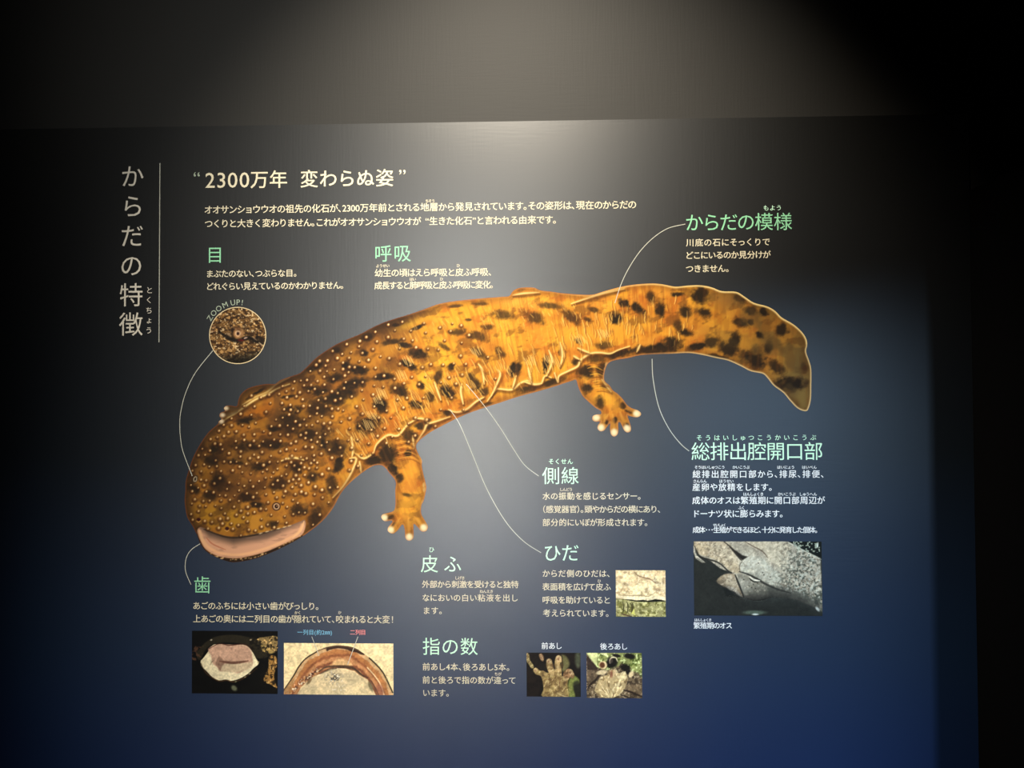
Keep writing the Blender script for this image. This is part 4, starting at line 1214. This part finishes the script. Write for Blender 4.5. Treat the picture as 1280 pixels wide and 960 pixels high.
# --- eyes and nostrils
SK.ell(345.6, 633, 5.2, 5.2, 0, (44, 22, 16), .95, .2)
SK.ell(345.6, 633, 3.9, 3.9, 0, (226, 184, 140), 1, .2)
SK.ell(345.6, 633, 2.5, 2.6, 0, (36, 18, 14), 1, .25)
SK.ell(346.2, 632.4, .9, .9, 0, (180, 130, 90), .9, .4)
SK.ell(244, 598.8, 3.2, 4.6, 25, (26, 18, 12), .9, .4)
SK.stroke([(242.6, 601.4), (242.4, 598), (244.6, 595.8), (246, 598), (245, 601.4), (242.6, 601.4)], 1.0, (190, 170, 140), .9, taper=False)
for a, b in ((248.4, 649.5), (284, 660.8)):
    SK.ell(a, b, 2.6, 2.4, 0, (56, 16, 12), .95, .4)
    SK.stroke([(a - 2.6, b + 1.6), (a, b + 3), (a + 2.6, b + 1.2)], 1, (214, 160, 90), .8)

# --- meshes: which piece each grid cell belongs to
CXc = (X[:-1, :-1] + X[1:, 1:]) / 2; CYc = (Y[:-1, :-1] + Y[1:, 1:]) / 2
any_in = inside[:-1, :-1] | inside[1:, :-1] | inside[:-1, 1:] | inside[1:, 1:]
lab = np.where(any_in, 1, 0)


def inpoly(pts):
    ins = np.zeros(CXc.shape, bool); p = np.array(pts, float)
    for i in range(len(p)):
        a, b = p[i], p[(i + 1) % len(p)]
        if a[1] != b[1]:
            ins ^= ((a[1] > CYc) != (b[1] > CYc)) & (CXc < (b[0] - a[0]) * (CYc - a[1]) / (b[1] - a[1]) + a[0])
    return ins


def near(tx, ty, bx, by, R):
    dx, dy = tx - bx, ty - by; L = dx * dx + dy * dy
    t = ((CXc - bx) * dx + (CYc - by) * dy) / L
    tc = np.clip(t, 0, 2)
    return (np.hypot(CXc - bx - tc * dx, CYc - by - tc * dy) < R) & (t > 0)


names = {1: ('body', None, None)}
nxt = 2


def assign(mask, name, parent=None, label=None, under=None):
    global nxt
    m = mask & (lab > 0)
    if under is not None:
        m &= lab == under
    lab[m] = nxt
    names[nxt] = (name, parent, label)
    nxt += 1
    return nxt - 1


fl = assign(inpoly([(467, 567), (471, 555), (485, 543.7), (497.5, 545), (509.7, 532), (516, 540), (519, 556), (540, 560), (540, 690), (470, 690), (470, 640), (492, 630), (489, 592), (465, 584)]), 'front_leg', None,
            'near front leg reaching down with four pale-tipped toes')
for q in ((478, 647, 491, 643), (488, 663, 494.5, 654), (511.5, 676, 511, 656), (531, 661, 522.5, 653)):
    assign(near(*q, 6.2), 'toe', fl, None, fl)
ff = assign(inpoly([(262, 545), (270, 531), (285, 521.6), (297, 514.4), (317.5, 500.2), (335.8, 491.6), (346, 485.6), (362, 479.6), (372, 468), (360, 466), (330, 470), (290, 480), (262, 505)]), 'front_leg', None,
            'far front leg tucked behind the neck with three toe tips')
for q in ((280, 509.8, 294, 509.6), (275.6, 519, 291, 518), (274, 528, 282, 524)):
    assign(near(*q, 4.4), 'toe', ff, None, ff)
hl = assign(inpoly([(720, 476), (709, 470), (722, 460), (726, 450.5), (738, 443), (750, 441.7), (758, 445), (762, 452), (775, 470), (815, 500), (815, 550), (735, 550), (735, 510), (715, 490)]), 'hind_leg', None,
            'near hind leg spreading five pale-tipped toes below the tail base')
for q in ((741, 522, 752.5, 520.6), (749.5, 538, 756.5, 527), (767.6, 545, 767.2, 528), (785, 540, 779, 526), (800, 517.6, 787.5, 514.6)):
    assign(near(*q, 5.6), 'toe', hl, None, hl)
assign(inpoly([(634, 371), (641, 355), (680, 355), (680, 364.6), (660, 366), (645, 368.4)]), 'hind_leg', None, 'top of the far hind leg showing over the back')
assign(inpoly([(796, 340), (1030, 340), (1030, 530), (940, 530), (796, 460)]), 'tail', None, 'flattened olive brown tail curving down to its tip')
mo = assign(inpoly(catmull(np.array(MOUTH), 3)), 'mouth', None, 'open mouth with a pale pink lower lip')
e1 = assign(np.hypot(CXc - 345.6, CYc - 633) < 5.2, 'eye', None, 'near eye, a small pale ring around a dark pupil')
e2 = assign(np.hypot(CXc - 244, (CYc - 598.8) * .8) < 3.6, 'eye', None, 'far eye at the edge of the head')
assign(np.hypot(CXc - 248.4, CYc - 649.5) < 2.8, 'nostril')
assign(np.hypot(CXc - 284, CYc - 660.8) < 2.8, 'nostril')

NXs = np.where(inside, X, NX); NYs = np.where(inside, Y, NY)
WX, WZ = Pn(NXs, NYs)
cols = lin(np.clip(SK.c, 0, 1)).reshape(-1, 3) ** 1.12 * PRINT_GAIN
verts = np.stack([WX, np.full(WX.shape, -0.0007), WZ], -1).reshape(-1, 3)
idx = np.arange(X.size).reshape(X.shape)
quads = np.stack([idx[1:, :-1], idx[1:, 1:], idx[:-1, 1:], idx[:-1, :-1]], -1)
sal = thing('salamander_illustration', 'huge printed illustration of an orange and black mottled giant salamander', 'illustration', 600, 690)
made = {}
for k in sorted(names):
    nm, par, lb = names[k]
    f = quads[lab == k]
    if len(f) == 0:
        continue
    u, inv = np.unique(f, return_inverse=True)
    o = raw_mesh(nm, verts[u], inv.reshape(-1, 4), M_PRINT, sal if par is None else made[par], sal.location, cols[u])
    if lb:
        o['label'] = lb
    made[k] = o
